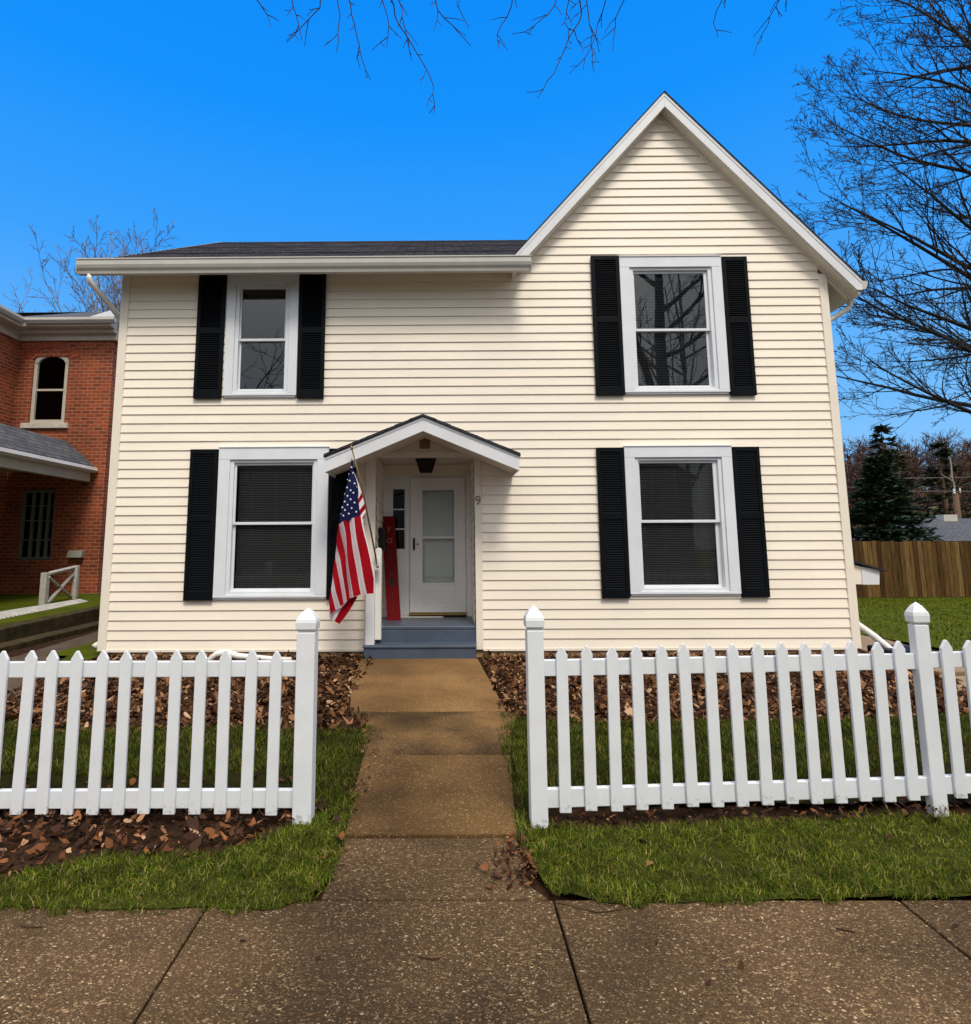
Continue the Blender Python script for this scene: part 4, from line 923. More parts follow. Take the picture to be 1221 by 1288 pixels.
def rails(root, x0, x1, y0, y1, zs):
    for a,b in zs:
        m = MB(); dy = .018
        m.add([(x0,y0-dy,a),(x1,y1-dy,a),(x1,y1+dy,a),(x0,y0+dy,a),(x0,y0-dy,b),(x1,y1-dy,b),(x1,y1+dy,b),(x0,y0+dy,b)],[(0,3,2,1),(4,5,6,7),(0,1,5,4),(1,2,6,5),(2,3,7,6),(3,0,4,7)])
        m.build('rail', M['fence'], root, bevel=.004)
FL = empty('picket_fence',(3.71,-4.5,0),'white picket fence left of the path, ending in a capped gate post','fence')
post(FL,3.713,-4.515,.03,1.036,1.160,.106)
rails(FL,-2.2,3.659,-4.487,-4.487,((.052,.150),(.768,.856)))
for k in range(40):
    x = 3.532-.1443*k
    if x < -2.1: break
    add_picket(FL,x,-4.517,.026+random.uniform(-.006,.006),random.uniform(-.006,.006))
post(FL,.85,-4.515,.03,1.036,1.160,.106)
FR = empty('picket_fence',(5.024,-4.6,0),'white picket fence right of the path with two capped posts','fence')
yr = lambda x: -4.535+.069*(x-5.18)
post(FR,5.026,-4.572,.03,1.050,1.175,.093)
post(FR,7.372,yr(7.37)+.008,.040,1.043,1.166,.086,.060)
rails(FR,5.072,7.335,yr(5.07)+.024,yr(7.33)+.024,((.062,.162),(.772,.862)))
rails(FR,7.415,12.4,yr(7.41)+.024,yr(12.4)+.024,((.066,.166),(.778,.868)))
for k in range(50):
    x = 5.181+.1459*k
    if k == 15: continue
    if x > 12.3: break
    if k > 15: x -= .004
    if abs(x-10.0) < .08: continue
    add_picket(FR,x,yr(x)-.006,.046+random.uniform(-.006,.006),random.uniform(-.006,.006))
post(FR,10.0,yr(10)+.008,.05,1.06,1.185,.086,.060)

# ------------------------------------------------------------------ left neighbour
BH = empty('brick_house',(-4.2,6,.3),'two storey red brick house with arched window and gray porch roof beyond the drive','house')
def wall_panel(mb, x0, x1, z0, z1, y0, y1, holes):
    zs = sorted({z0,z1}|{v for h in holes for v in h[2:4]}); 
    for a,b in zip(zs,zs[1:]):
        for p,q in spans(x0,x1,a,b,holes): mb.box(p,q,y0,y1,a,b)
bw = MB()
aw = (-5.02,-4.17,4.28,5.93)
wall_panel(bw,-5.42,-3.10,.1,6.38,6.0,6.3,[aw,(-5.03,-4.23,1.05,2.70)])
arc = [(-5.02,5.93)]+[(-4.595+.425*math.cos(t),5.81+.425*.62*math.sin(t)) for t in np.linspace(math.pi*.90,math.pi*.10,9)]+[(-4.17,5.93)]
bw.prism(arc+[(-4.17,6.10),(-5.02,6.10)],'y',6.002,6.29)
bw.box(-3.36,-3.10,6.3,14,.1,6.38); bw.box(-5.72,-5.42,-3,14,.1,6.38); bw.box(-13,-5.72,-3,-2.7,.1,6.38); bw.box(-13,-3.36,13.7,14,.1,6.38)
bwall = bw.build('wall', M['brick'], BH)
ba = MB(); vs = []
a_ = [(-4.595+.52*math.cos(t),5.79+.52*.70*math.sin(t)) for t in np.linspace(math.pi*.92,math.pi*.08,15)]; b_ = [(-4.595+.70*math.cos(t),5.79+.70*.74*math.sin(t)) for t in np.linspace(math.pi*.92,math.pi*.08,15)]
for i in range(14):
    f = .93
    p = [a_[i],tuple(np.array(a_[i])*(1-f)+np.array(a_[i+1])*f),tuple(np.array(b_[i])*(1-f)+np.array(b_[i+1])*f),b_[i]]
    ba.prism(p,'y',5.985,6.0)
ba.build('brick_arch', mat('arch_brick',(.30,.06,.022),.85,var=.3,scale=9,bump=.4,bscale=40), BH)
wf = MB(); yo = 5.99
wf.box(-5.01,-4.93,6.02,6.14,4.29,5.785); wf.box(-4.26,-4.18,6.02,6.14,4.29,5.785); wf.box(-4.93,-4.26,6.021,6.14,4.29,4.37)
arcp = [(-4.595+.415*math.cos(t),5.79+.415*.62*math.sin(t)) for t in np.linspace(math.pi,0,13)]; arci = [(-4.595+.335*math.cos(t),5.73+.335*.62*math.sin(t)) for t in np.linspace(math.pi,0,13)]
wf.prism(arcp+arci[::-1],'y',6.02,6.14); wf.box(-4.93,-4.26,6.04,6.10,5.08,5.13)
wn = wf.build('window', M['cornice'], BH, bevel=.005)
pn = MB(); pn.poly([(-4.93,6.08,4.37),(-4.26,6.08,4.37)]+[(x,6.08,z) for x,z in arci[::-1]]); pn.build('pane', M['glass_dark'], wn, recalc=False)
bk = MB(); bk.box(-5.2,-4.0,6.31,6.33,4.1,6.1); bk.build('window_backing', M['dark'], wn)
sl2 = MB(); sl2.box(-5.17,-4.05,5.93,6.05,4.15,4.278); sl2.build('sill', M['stone'], wn, bevel=.008)
lw = MB()
for x in (-5.03,-4.81,-4.62,-4.44,-4.29): lw.box(x,x+.055,6.05,6.12,1.06,2.69)
lw.box(-5.03,-4.24,6.052,6.12,1.06,1.12); lw.box(-5.03,-4.24,6.052,6.12,2.62,2.69)
for z in (1.5,1.95,2.3): lw.box(-4.98,-4.28,6.07,6.10,z,z+.025)
lwo = lw.build('window', mat('gray_green_frame',(.14,.16,.14),.6), BH)
pn = MB(); pn.quad((-4.98,6.11,1.1),(-4.28,6.11,1.1),(-4.28,6.11,2.65),(-4.98,6.11,2.65)); pn.build('pane', M['glass_dark'], lwo, recalc=False)
bk = MB(); bk.box(-5.08,-4.18,6.31,6.33,1.0,2.75); bk.build('window_backing', M['dark'], lwo)
# cornice, gutter, roof
cn = MB()
cn.box(-5.36,-3.02,5.94,6.0,6.18,6.42); cn.box(-5.35,-3.0,5.618,5.94,6.421,6.60); cn.box(-5.36,-3.0,5.80,5.94,6.33,6.42)
cn.box(-5.42,-5.36,-3.1,5.94,6.18,6.40); cn.box(-5.42,-5.10,-3.3,5.80,6.40,6.60); cn.box(-3.06,-2.98,6,14,6.18,6.60)
cn.build('cornice', M['cornice'], BH, bevel=.01)
bgt = MB(); bgt.prism([(5.62,6.665),(5.62,6.79),(5.50,6.79),(5.50,6.73),(5.55,6.665)],'x',-4.985,-2.86); bgt.prism([(-5.10,6.665),(-5.10,6.79),(-4.985,6.79),(-4.985,6.73),(-5.035,6.665)],'y',-3.3,5.50)
bgt.build('gutter', M['gutter'], BH)
brf = MB(); roof_face(brf,(-5.6,5.55,6.80),(-2.9,5.55,6.80),(-2.9,9,8.30),(-5.6,9,8.30)); roof_face(brf,(-2.9,14.3,6.8),(-13,14.3,6.8),(-13,9,8.30),(-2.9,9,8.30))
roof_face(brf,(-5.06,-3.3,6.80),(-5.06,5.6,6.80),(-8.5,5.6,8.1),(-8.5,-3.3,8.1)); brf.build('roof', M['shing_gray'], BH)
fp_ = MB(); fp_.prism([(-3.75,6.90),(-3.05,6.84),(-3.05,7.12)],'y',5.85,6.6); fp_.build('roof_flashing', M['barge'], BH)
# porch
prf = MB(); roof_face(prf,(-3.33,-4,3.22),(-3.33,5.98,3.22),(-4.05,5.98,3.84),(-4.05,-4,3.84)); roof_face(prf,(-5.28,5.98,3.80),(-5.28,-4,3.80),(-4.05,-4,3.84),(-4.05,5.98,3.84))
prf2 = prf.build('porch_roof', M['shing_gray'], BH)
pgx = MB(); pgx.prism([(-3.40,3.20),(-3.29,3.20),(-3.25,3.12),(-3.30,3.07),(-3.40,3.07)],'y',-4,5.98); pgx.build('porch_gutter', M['gutter'], BH)
pb = MB(); pb.box(-3.55,-3.42,-4,5.97,2.86,3.18); pb.box(-5.28,-3.55,-4,5.97,3.10,3.17); pb.box(-5.28,-3.55,-4,-3.9,2.86,3.1); pb.build('porch_beam', M['cornice'], BH, bevel=.01)
ppo = MB(); ppo.box(-3.56,-3.42,-3.9,-3.76,.3,2.86); ppo.build('porch_column', M['oldwhite'], BH, bevel=.01)
mbx2 = MB(); mbx2.prism([(-3.79,1.10),(-3.45,1.10),(-3.43,1.26),(-3.76,1.26)],'y',5.86,5.995); mbx2.build('meter_box', M['boxm'], BH, bevel=.01)
BH.location += Vector((-.38,0,.12))
for o in BH.children:
    if o.name.split('.')[0] in ('cornice','gutter','roof','roof_flashing'): o.location.z += (.13 if o.name.startswith('cornice') else -.06)
# raised yard with kerb wall
yd = MB()
yd.add([(-2.05,-4.5,.28),(-1.98,6.1,.40),(-30,6.1,.40),(-30,-4.5,.28)],[(0,1,2,3)]); o = yd.build('yard_terrace', M['lawnfar'], recalc=False); o['kind'] = 'structure'
cw = MB(); cw.add([(-2.06,-4.5,-.05),(-1.84,-4.5,-.05),(-1.84,5.2,-.05),(-2.06,5.2,-.05),(-2.06,-4.5,.285),(-1.84,-4.5,.275),(-1.84,5.2,.385),(-2.06,5.2,.395)],[(0,3,2,1),(4,5,6,7),(0,1,5,4),(1,2,6,5),(2,3,7,6),(3,0,4,7)]); cw.box(-1.84,-1.55,-4.5,5.4,-.05,.14); cw.box(-30,-2.06,-4.5,-4.35,-.05,.28)
cw.build('kerb_wall', M['curbm'], bevel=.015)
tag(bpy.data.objects['kerb_wall'],'low mossy concrete retaining wall between the brick house lawn and the drive','wall')
blades('grass', M['grass_far'], (-3.6,-1.8,const(.5),const(5.8)), 1, .03, .01, 'lawn in front of the brick house', .8) if False else None
tb = empty('edging_strip',(-2.1,2.6,.30),'weathered white scalloped garden edging lying along the kerb wall','edging')
e = MB(); y0_,y1_ = -.2,4.35
for a in np.arange(-.2,4.3,.105):
    x = -1.98-.05*(a/4)
    e.add([(x,a,.34),(x,a+.07,.34),(x+.10,a+.07,.29),(x+.10,a,.29),(x-.01,a,.32),(x-.01,a+.07,.32),(x+.09,a+.07,.275),(x+.09,a,.275)],[(0,1,2,3),(7,6,5,4),(0,3,7,4),(1,5,6,2),(3,2,6,7),(0,4,5,1)])
e.build('scallops', M['oldwhite'], tb)
e = MB(); e.add([(-2.22,-.2,.40),(-2.27,4.35,.40),(-2.03,4.35,.335),(-1.98,-.2,.335),(-2.23,-.2,.385),(-2.28,4.35,.385),(-2.04,4.35,.32),(-1.99,-.2,.32)],[(0,1,2,3),(7,6,5,4),(0,3,7,4),(1,5,6,2),(3,2,6,7),(0,4,5,1)]); e.build('strip_board', M['oldwhite'], tb)
tb.location += Vector((-.62,0,.03))
xr = empty('crossed_rail',(-3.0,3.8,.30),'short white yard rail with crossed braces in front of the brick house','railing')
A = Vector((-3.30,3.85,.34)); Bq = Vector((-3.30,4.85,.36))
q = MB(); q.box(A.x-.06,A.x+.06,A.y-.06,A.y+.06,.28,.98); q.build('rail_post', M['oldwhite'], xr, bevel=.012)
q = MB(); q.box(Bq.x-.05,Bq.x+.05,Bq.y-.05,Bq.y+.05,.28,1.08); q.build('rail_post', M['oldwhite'], xr, bevel=.012)
q = MB(); q.bar(A+Vector((.05,.02,.62)),Bq+Vector((-.04,0,.68)),.07,.05); q.build('top_rail', M['oldwhite'], xr)
q = MB(); q.bar(A+Vector((.05,.02,.56)),Bq+Vector((-.04,-.03,.06)),.06,.035); q.build('brace', M['oldwhite'], xr)
q = MB(); q.bar(A+Vector((.05,.05,.06)),Bq+Vector((-.04,.03,.60)),.06,.035); q.build('brace', M['oldwhite'], xr)

# ------------------------------------------------------------------ trees
class Tree:
    def __init__(s, seed): s.r = random.Random(seed); s.main = MB(); s.fine = MB()
    def branch(s, p, d, L, r, lvl, maxl, cfg):
        rr = s.r; n = cfg['seg'][lvl]; pts = [p]; rs = [r]; step = L/n; dd = d.normalized()
        for i in range(n):
            dd = (dd+Vector((rr.gauss(0,1),rr.gauss(0,1),rr.gauss(0,1)))*cfg['wig'][lvl]+Vector((0,0,cfg['up'][lvl]))).normalized()
            p = p+dd*step; pts.append(p); rs.append(max(r*(1-(i+1)/n*cfg['taper']),cfg['rmin']))
        k = (8,6,4,3,3)[min(lvl,4)]
        (s.main if lvl <= cfg['mainl'] else s.fine).tube(pts, rs, k, cap=False)
        if lvl >= maxl: return
        nc = cfg['n'][lvl]; nc = max(2,int(nc*rr.uniform(.75,1.25)))
        for c in range(nc):
            t = cfg['t0'][lvl]+(1-cfg['t0'][lvl])*((c+rr.random())/nc)
            i = min(int(t*n),n-1); q = pts[i].lerp(pts[i+1],t*n-i); ax = (pts[i+1]-pts[i]).normalized()
            perp = ax.cross(Vector((rr.gauss(0,1),rr.gauss(0,1),rr.gauss(0,1)))).normalized()
            if cfg.get('flat') and lvl>0: perp = (perp+Vector((0,0,-perp.z*.45))).normalized()
            an = R(rr.uniform(*cfg['ang'][lvl])); nd = ax*math.cos(an)+perp*math.sin(an)
            ri = rs[i]*cfg['rr'][lvl]*rr.uniform(.75,1.1)
            s.branch(q, nd, L*cfg['lr'][lvl]*rr.uniform(.6,1.15)*(1-.45*t), max(ri,cfg['rmin']), lvl+1, maxl, cfg)
    def done(s, name, loc, label, m1, m2, group=None):
        root = empty(name, loc, label, 'tree', group)
        s.main.build('trunk', m1, root, smooth=True, recalc=False)
        s.fine.build('crown', m2, root, recalc=False)
        return root
# large bare tree on the right, behind the house
T = Tree(11); bp_ = Vector((28.2,14.5,-.4))
T.main.tube([bp_,bp_+Vector((-.05,.1,2.5)),bp_+Vector((.1,0,5)),bp_+Vector((0,.2,9)),bp_+Vector((.3,0,14)),bp_+Vector((.2,.2,20)),bp_+Vector((.1,0,25))],[.62,.5,.46,.38,.27,.14,.03],12,cap=False)
cfg = dict(seg=(10,8,6,4,3),wig=(.06,.08,.10,.13,.2),up=(.02,.03,.03,.02,.0),taper=.88,rmin=.0100,mainl=1,n=(12,8,4,2),t0=(.12,.12,.15,.25),ang=((22,45),(24,48),(25,55),(25,60)),rr=(.52,.55,.55,.6),lr=(.56,.52,.50,.5),flat=True)
rt_ = random.Random(5)
for i in range(19):
    z = 4.6+i*.92; th = math.pi+rt_.uniform(-.75,.75); el = R(rt_.uniform(10,30)+i*1.2)
    d = Vector((math.cos(th)*math.cos(el),math.sin(th)*math.cos(el),math.sin(el))); L = rt_.uniform(8.5,10.9)*(1-.30*abs(i-6)/12)
    T.branch(bp_+Vector((0,.1,z)), d, L, .130*(1-i*.018), 0, 4, cfg)
cfg2 = dict(cfg); cfg2['n'] = (7,5,4,2)
for i in range(11):
    z = 5+i*1.7; th = rt_.uniform(-1.9,1.9); el = R(rt_.uniform(15,45))
    d = Vector((math.cos(th)*math.cos(el),math.sin(th)*math.cos(el),math.sin(el)))
    T.branch(bp_+Vector((0,.1,z)), d, rt_.uniform(6,9), .12, 0, 3, cfg2)
T.done('bare_tree', bp_, 'large leafless tree spreading dark branches right of the house gable', M['bark'], M['twig'])
# bare tree behind the brick house
T = Tree(3); bp_ = Vector((-8.3,15,-.1))
T.main.tube([bp_,bp_+Vector((0,0,3)),bp_+Vector((.1,0,6.8))],[.28,.22,.19],10,cap=False)
cfg3 = dict(seg=(7,6,5,3),wig=(.07,.10,.13,.16),up=(.05,.05,.04,.02),taper=.88,rmin=.0075,mainl=0,n=(8,6,4),t0=(.2,.15,.15),ang=((22,45),(25,50),(25,55)),rr=(.5,.5,.6),lr=(.5,.5,.5))
for i in range(24):
    th = i*2.4+rt_.uniform(-.3,.3); el = R(rt_.uniform(32,80)); d = Vector((math.cos(th)*math.cos(el),math.sin(th)*math.cos(el),math.sin(el)))
    T.branch(bp_+Vector((.1,0,5.2+.09*i)), d, rt_.uniform(5.2,7.0), .065, 0, 3, cfg3)
T.done('bare_tree', bp_, 'thin bare tree with upright twigs rising behind the brick house roof', M['bark2'], mat('gray_brown_twig',(.15,.115,.11),.9))
# street tree whose twigs hang into the top of the view
STR = [[[2.9,-2.4,7.3],[2.97,-2.4,7.1],[3.07,-2.4,6.71]],[[3.41,-2.4,7.29],[3.46,-2.4,7.0],[3.43,-2.4,6.58]],[[3.54,-2.4,7.29],[3.61,-2.4,6.91],[3.72,-2.4,6.4]],[[3.2,-2.4,7.29],[3.08,-2.4,7.15],[2.89,-2.4,6.92]],
[[3.97,-2.4,7.28],[4.12,-2.4,6.9],[4.18,-2.4,6.48]],[[4.01,-2.4,7.28],[4.26,-2.4,6.81],[4.43,-2.4,6.43],[4.43,-2.4,6.11]],[[3.88,-2.4,7.28],[3.97,-2.4,6.86],[3.95,-2.4,6.62]],[[4.48,-2.4,7.28],[4.64,-2.4,7.09],[4.83,-2.4,6.84]],[[4.69,-2.4,7.28],[4.81,-2.4,7.01]],
[[5.24,-2.4,7.27],[5.13,-2.4,7.06],[5.15,-2.4,6.89]],[[5.75,-2.4,7.26],[5.64,-2.4,7.03],[5.42,-2.4,6.8]],[[5.88,-2.4,7.26],[5.8,-2.4,6.89],[5.83,-2.4,6.7]],[[6.04,-2.4,7.26],[6.06,-2.4,6.88],[6.09,-2.4,6.33]],[[6.0,-2.4,7.07],[5.77,-2.4,6.56],[5.51,-2.4,6.1]],[[6.26,-2.4,7.26],[6.18,-2.4,6.98],[6.08,-2.4,6.7]],[[6.47,-2.4,7.26],[6.43,-2.4,6.97]],
[[7.54,-2.4,7.24],[7.58,-2.4,7.07]],[[8.16,-2.4,7.24],[8.1,-2.4,7.12]],[[8.28,-2.4,7.24],[8.34,-2.4,7.14]],[[2.6,-2.4,7.3],[2.73,-2.4,7.22]]]
T = Tree(21); bp_ = Vector((11.2,-9.4,-.1))
T.main.tube([bp_,bp_+Vector((0,.05,2.2)),bp_+Vector((-.1,.1,4.6)),bp_+Vector((-.2,.2,8)),bp_+Vector((0,.1,13))],[.30,.25,.21,.15,.04],12,cap=False)
limb = [Vector(p) for p in ((11.1,-9.3,4.5),(10.0,-7.8,6.4),(8.6,-5.6,7.6),(7.2,-3.6,8.05),(5.9,-2.7,8.1),(4.6,-2.45,8.05),(3.4,-2.4,7.95),(2.5,-2.3,7.8))]
T.main.tube(limb,[.12,.095,.075,.055,.04,.03,.022,.01],8,cap=False)
rr = random.Random(9)
for s in STR:
    p0 = Vector(s[0]); tx = p0.x+rr.uniform(-.3,.3)
    lx = [p.x for p in limb][::-1]; ly = [p.y for p in limb][::-1]; lz = [p.z for p in limb][::-1]
    q = Vector((tx,float(np.interp(tx,lx,ly)),float(np.interp(tx,lx,lz))))
    dj = rr.uniform(-.45,.45)
    pts = [q,q.lerp(p0,.5)+Vector((rr.uniform(-.08,.08),dj*.5,.05))]+[Vector(p)+Vector((0,dj,0)) for p in s]
    # break the strand into short kinked internodes
    dense = [pts[0]]
    for a,b in zip(pts,pts[1:]):
        k = max(2,int((b-a).length/.10))
        for i in range(1,k+1): dense.append(a.lerp(b,i/k)+(Vector((rr.gauss(0,.011),rr.gauss(0,.011),rr.gauss(0,.006))) if i<k else Vector()))
    n = len(dense); T.fine.tube(dense,[.0095-(.0062)*i/n for i in range(n)],5,cap=False)
    for i in range(3,n-1):
        if rr.random() < .52:
            side = rr.choice((-1,1)); L = rr.uniform(.06,.26); ax = (dense[i+1]-dense[i]).normalized()
            dd = (ax*rr.uniform(.5,1.0)+Vector((side*rr.uniform(.3,.8),rr.gauss(0,.35),rr.uniform(-.1,.15)))).normalized()
            a = dense[i]; b = a+dd*L*.5+Vector((0,0,rr.gauss(0,.012))); c = b+(dd+Vector((rr.gauss(0,.25),0,rr.gauss(-.1,.2)))).normalized()*L*.5
            T.fine.tube([a,b,c],[.0050,.0040,.0028],4,cap=False)
            if rr.random()<.5:
                e_ = b+(dd+Vector((rr.gauss(0,.8),0,rr.gauss(0,.6)))).normalized()*L*.35; T.fine.tube([b,e_],[.0038,.0026],4,cap=False)
            bu = c; T.fine.tube([bu,bu+(c-b).normalized()*.014],[.005,.002],4,cap=False)
cfg4 = dict(seg=(8,6,5,3),wig=(.08,.11,.13,.16),up=(.03,.03,.02,.0),taper=.85,rmin=.008,mainl=0,n=(7,5,3),t0=(.2,.15,.15),ang=((28,50),(28,55),(25,55)),rr=(.5,.5,.6),lr=(.5,.5,.5))
for i in range(9):
    th = -1.2+rt_.uniform(-1.3,1.3); el = R(rt_.uniform(15,55)); d = Vector((math.cos(th)*math.cos(el),math.sin(th)*math.cos(el),math.sin(el)))
    T.branch(bp_+Vector((-.05,.1,5.0+.7*i)), d, rt_.uniform(3.5,5), .08, 0, 2, cfg4)
T.done('street_tree', bp_, 'bare street tree whose thin twigs hang down from the top edge above the house', M['bark_street'], M['twig'])
# trees across the road, seen mirrored in the window panes
def far_tree(loc, seed, hgt, label):
    T = Tree(seed); b = Vector(loc); r_ = random.Random(seed)
    T.main.tube([b,b+Vector((0,0,hgt*.3)),b+Vector((.2,0,hgt*.6)),b+Vector((.1,0,hgt))],[.17,.13,.09,.02],10,cap=False)
    for i in range(9):
        th = i*2.4+r_.uniform(-.4,.4); el = R(r_.uniform(15,60)); d = Vector((math.cos(th)*math.cos(el),math.sin(th)*math.cos(el),math.sin(el)))
        T.branch(b+Vector((.1,0,hgt*.22+hgt*.045*i)), d, r_.uniform(.32,.5)*hgt, .075, 0, 2, dict(cfg4,rmin=.016,n=(6,4,3)))
    return T.done('bare_tree', loc, label, M['bark2'], M['bark2'], 'bare trees across the road')
for k,(x,y,h_) in enumerate(((17.6,-24,20),(14.0,-34,22),(-1.5,-33,20),(-9.5,-31,17))): far_tree((x,y,-.2),40+k,h_,'tall bare tree across the road from the house')

def far_house(x0, x1, y, label, col):  # unseen houses added so the lower panes reflect something dark
    r = empty('added_house_across_road', ((x0+x1)/2,y,-.2), label, 'house'); m = mat('far_house_wall', col, .8, var=.2, scale=2)
    b = MB(); b.box(x0,x1,y-9,y,-.3,5.0); b.prism([(x0,5.0),(x1,5.0),((x0+x1)/2,8.6)],'y',y-9,y); b.build('wall', m, r)
    xm = (x0+x1)/2
    for sx,xe in ((-1,x0-.4),(1,x1+.4)):
        q = MB(); t = (xe-xm); roof_face(q,*([(xe,y+.4,4.76),(xe,y-9.4,4.76),(xm,y-9.4,8.65),(xm,y+.4,8.65)])); q.build('roof', M['shing_gray'], r)
    for wx in (x0+2,xm,x1-2):
        for wz in (.9,3.2):
            q = MB(); q.box(wx-.55,wx+.55,y+.002,y+.06,wz,wz+1.5); wv = q.build('window', M['oldwhite'], r); q = MB(); q.box(wx-.43,wx+.43,y+.061,y+.07,wz+.12,wz+1.38); q.build('pane', M['black'], wv)
far_house(3.5,17.5,-23.5,'unseen dark gray gabled house added across the road to darken the right window reflections',(.07,.075,.08))
far_house(-14.5,.5,-23.5,'unseen brown gabled house added across the road to darken the left window reflections',(.085,.06,.045))

# conifers behind the wooden fence
def conifer(loc, hgt, rad, m, name, label, seed, whorls=34, per=13, cl=9, leaf=.42, z0=.02, droop=.25, open_=0):
    r_ = random.Random(seed); root = empty(name, loc, label, 'tree')
    t = MB(); L0 = Vector(loc); t.tube([L0,L0+Vector((0,0,hgt*.5)),L0+Vector((0,0,hgt*.98))],[rad*.09,rad*.055,.02],8,cap=False)
    t.build('trunk', M['poleb'], root, smooth=True, recalc=False)
    V = []; F = []
    for wi in range(whorls):
        f = (wi+r_.random())/whorls; z = hgt*(z0+(1-z0)*f); R0 = rad*((1-f)**.82)*r_.uniform(.82,1.1)+.05
        for k in range(max(4,int(per*(1-.55*f)))):
            th = r_.uniform(0,2*math.pi); Lb = R0*r_.uniform(.6,1.12)
            if open_ and r_.random()<open_: continue
            for c in range(cl):
                s = ((c+r_.random())/cl)**.65; rr_ = Lb*s
                p = L0+Vector((math.cos(th)*rr_,math.sin(th)*rr_,z-droop*rr_*(1-.55*s)+r_.gauss(0,.05*rad*.3)))
                # spray: a few thin needles clusters, long axis outward
                sz = leaf*r_.uniform(.55,1.2)*(.7+.3*s)
                for q in range(3):
                    a2 = th+r_.gauss(0,.75); dz = r_.gauss(.06,.28); o = Vector((math.cos(a2),math.sin(a2),dz)).normalized(); sd_ = o.cross(Vector((r_.gauss(0,.5),r_.gauss(0,.5),1))).normalized()
                    i = len(V); w_ = sz*.15
                    V += [p-sd_*w_, p+sd_*w_, p+o*sz*.6+sd_*w_*.8, p+o*sz, p+o*sz*.6-sd_*w_*.8]
                    F += [(i,i+1,i+2),(i,i+2,i+4),(i+4,i+2,i+3)]
    np_mesh('crown', np.array([tuple(v) for v in V]), np.array(F), m, root)
    return root
conifer((26.2,22,-.35), 6.0, 3.0, M['needle'], 'spruce_tree', 'dense dark green spruce standing just behind the wooden fence', 1, whorls=36, per=22, cl=10, leaf=.42)
conifer((44.2,46,.2), 11.5, 3.9, M['needle2'], 'pine_tree', 'taller thin evergreen rising behind the dense dark spruce', 2, whorls=30, per=10, cl=8, leaf=.75, open_=.15)
conifer((52.5,50,.2), 10.5, 4.2, M['needle2'], 'pine_tree', 'broad olive evergreen right of the taller one, in front of the brown wood', 6, whorls=22, per=10, cl=8, leaf=.8, open_=.2)
conifer((68.5,62,1), 14.2, 4.0, M['needle2'], 'pine_tree', 'dark evergreen top at the right edge of the brown wood', 8, whorls=26, per=10, cl=8, leaf=.9, open_=.1)
# hill and woodland
hx = np.linspace(-10,190,41); hy = np.linspace(48,175,18)
def hz(x,y): return .0+13*(1/(1+math.exp(-(y-84)/12)))+.8*math.sin(x*.09)*min(1,(y-48)/30)-.9
HV = [(x,y,hz(x,y)) for y in hy for x in hx]; nx = len(hx)
o = MB().add(HV,[(j*nx+i,j*nx+i+1,(j+1)*nx+i+1,(j+1)*nx+i) for j in range(len(hy)-1) for i in range(nx-1)]).build('hill', M['hill'], recalc=False); o['kind'] = 'structure'
V = []; F = []; r_ = random.Random(77)
def stick(a,b,w0,w1):
    i = len(V); d = (b-a).normalized(); s1 = d.cross(Vector((r_.gauss(0,1),r_.gauss(0,1),r_.gauss(0,1)))).normalized(); 
    V.extend([a-s1*w0,a+s1*w0,b+s1*w1,b-s1*w1]); F.append((i,i+1,i+2,i+3))
for t in range(620):
    x = r_.uniform(38,150); y = r_.uniform(56,128)
    if x > 5+y*1.15+25 or x < 4+y*.55: 
        if r_.random()<.75: continue
    b = Vector((x,y,hz(x,y)-.2)); h_ = r_.uniform(6.0,10.5); rad = h_*r_.uniform(.22,.36); lean = Vector((r_.gauss(0,.05),r_.gauss(0,.05),1)).normalized()
    stick(b,b+lean*h_*.6,.16,.09); stick(b+lean*h_*.6,b+lean*h_,.09,.03)
    for k in range(20):
        f = r_.uniform(.12,.95); th = r_.uniform(0,2*math.pi); el = r_.uniform(.35,1.2); L = rad*r_.uniform(.6,1.2)*(1.1-.5*f)
        a = b+lean*h_*f; d = Vector((math.cos(th)*math.cos(el),math.sin(th)*math.cos(el),math.sin(el))); c = a+d*L; stick(a,c,.05,.03)
        for q in range(9):
            s = r_.uniform(.25,1); e0 = a.lerp(c,s); d2 = (d+Vector((r_.gauss(0,.6),r_.gauss(0,.6),r_.gauss(0.15,.5)))).normalized(); stick(e0,e0+d2*L*r_.uniform(.3,.7),.032,.018)
tag(np_mesh('woodland', np.array([tuple(v) for v in V]), np.array(F), M['wood_t']), 'brown leafless wood covering the hillside behind the neighbouring roof', 'wood', kind='stuff')

# ------------------------------------------------------------------ right background
wfn = empty('wooden_fence',(20,11,-.25),'brown stained vertical board fence along the back of the lawn','fence')
wb = MB(); x = 9.2
while x < 36:
    wd = random.uniform(.135,.15); zt = 1.50+random.uniform(-.025,.02)-.002*(x-18); z0 = g(x,11)+.03
    yj = 11+random.uniform(-.008,.008); wb.box(x+.007,x+wd-.007,yj,yj+.02,z0,zt); x += wd
wb.build('board_panel', M['board'], wfn, recalc=False)
for z in (.05,1.15):
    r2 = MB(); r2.box(9.2,36,11.025,11.065,z,z+.09); r2.build('rail', M['board'], wfn)
for xx in np.arange(9.3,36,2.4):
    r2 = MB(); r2.box(xx,xx+.09,11.07,11.16,g(xx,11)-.2,1.35); r2.build('fence_post', M['board'], wfn)
gh = empty('garage',(34,26,-.4),'low neighbouring building with dark gray hip roof and white fascia behind the wooden fence','building')
q = MB(); q.box(31.6,46,25,32,-.6,1.42); q.build('wall', mat('garage_wall',(.10,.10,.10),.8), gh)
q = MB(); ex0,ex1,ey0,ey1,ze_ = 31.0,47,24.3,33,1.46; rx0,rx1,rym,rz_ = 33.2,42,28.6,2.80
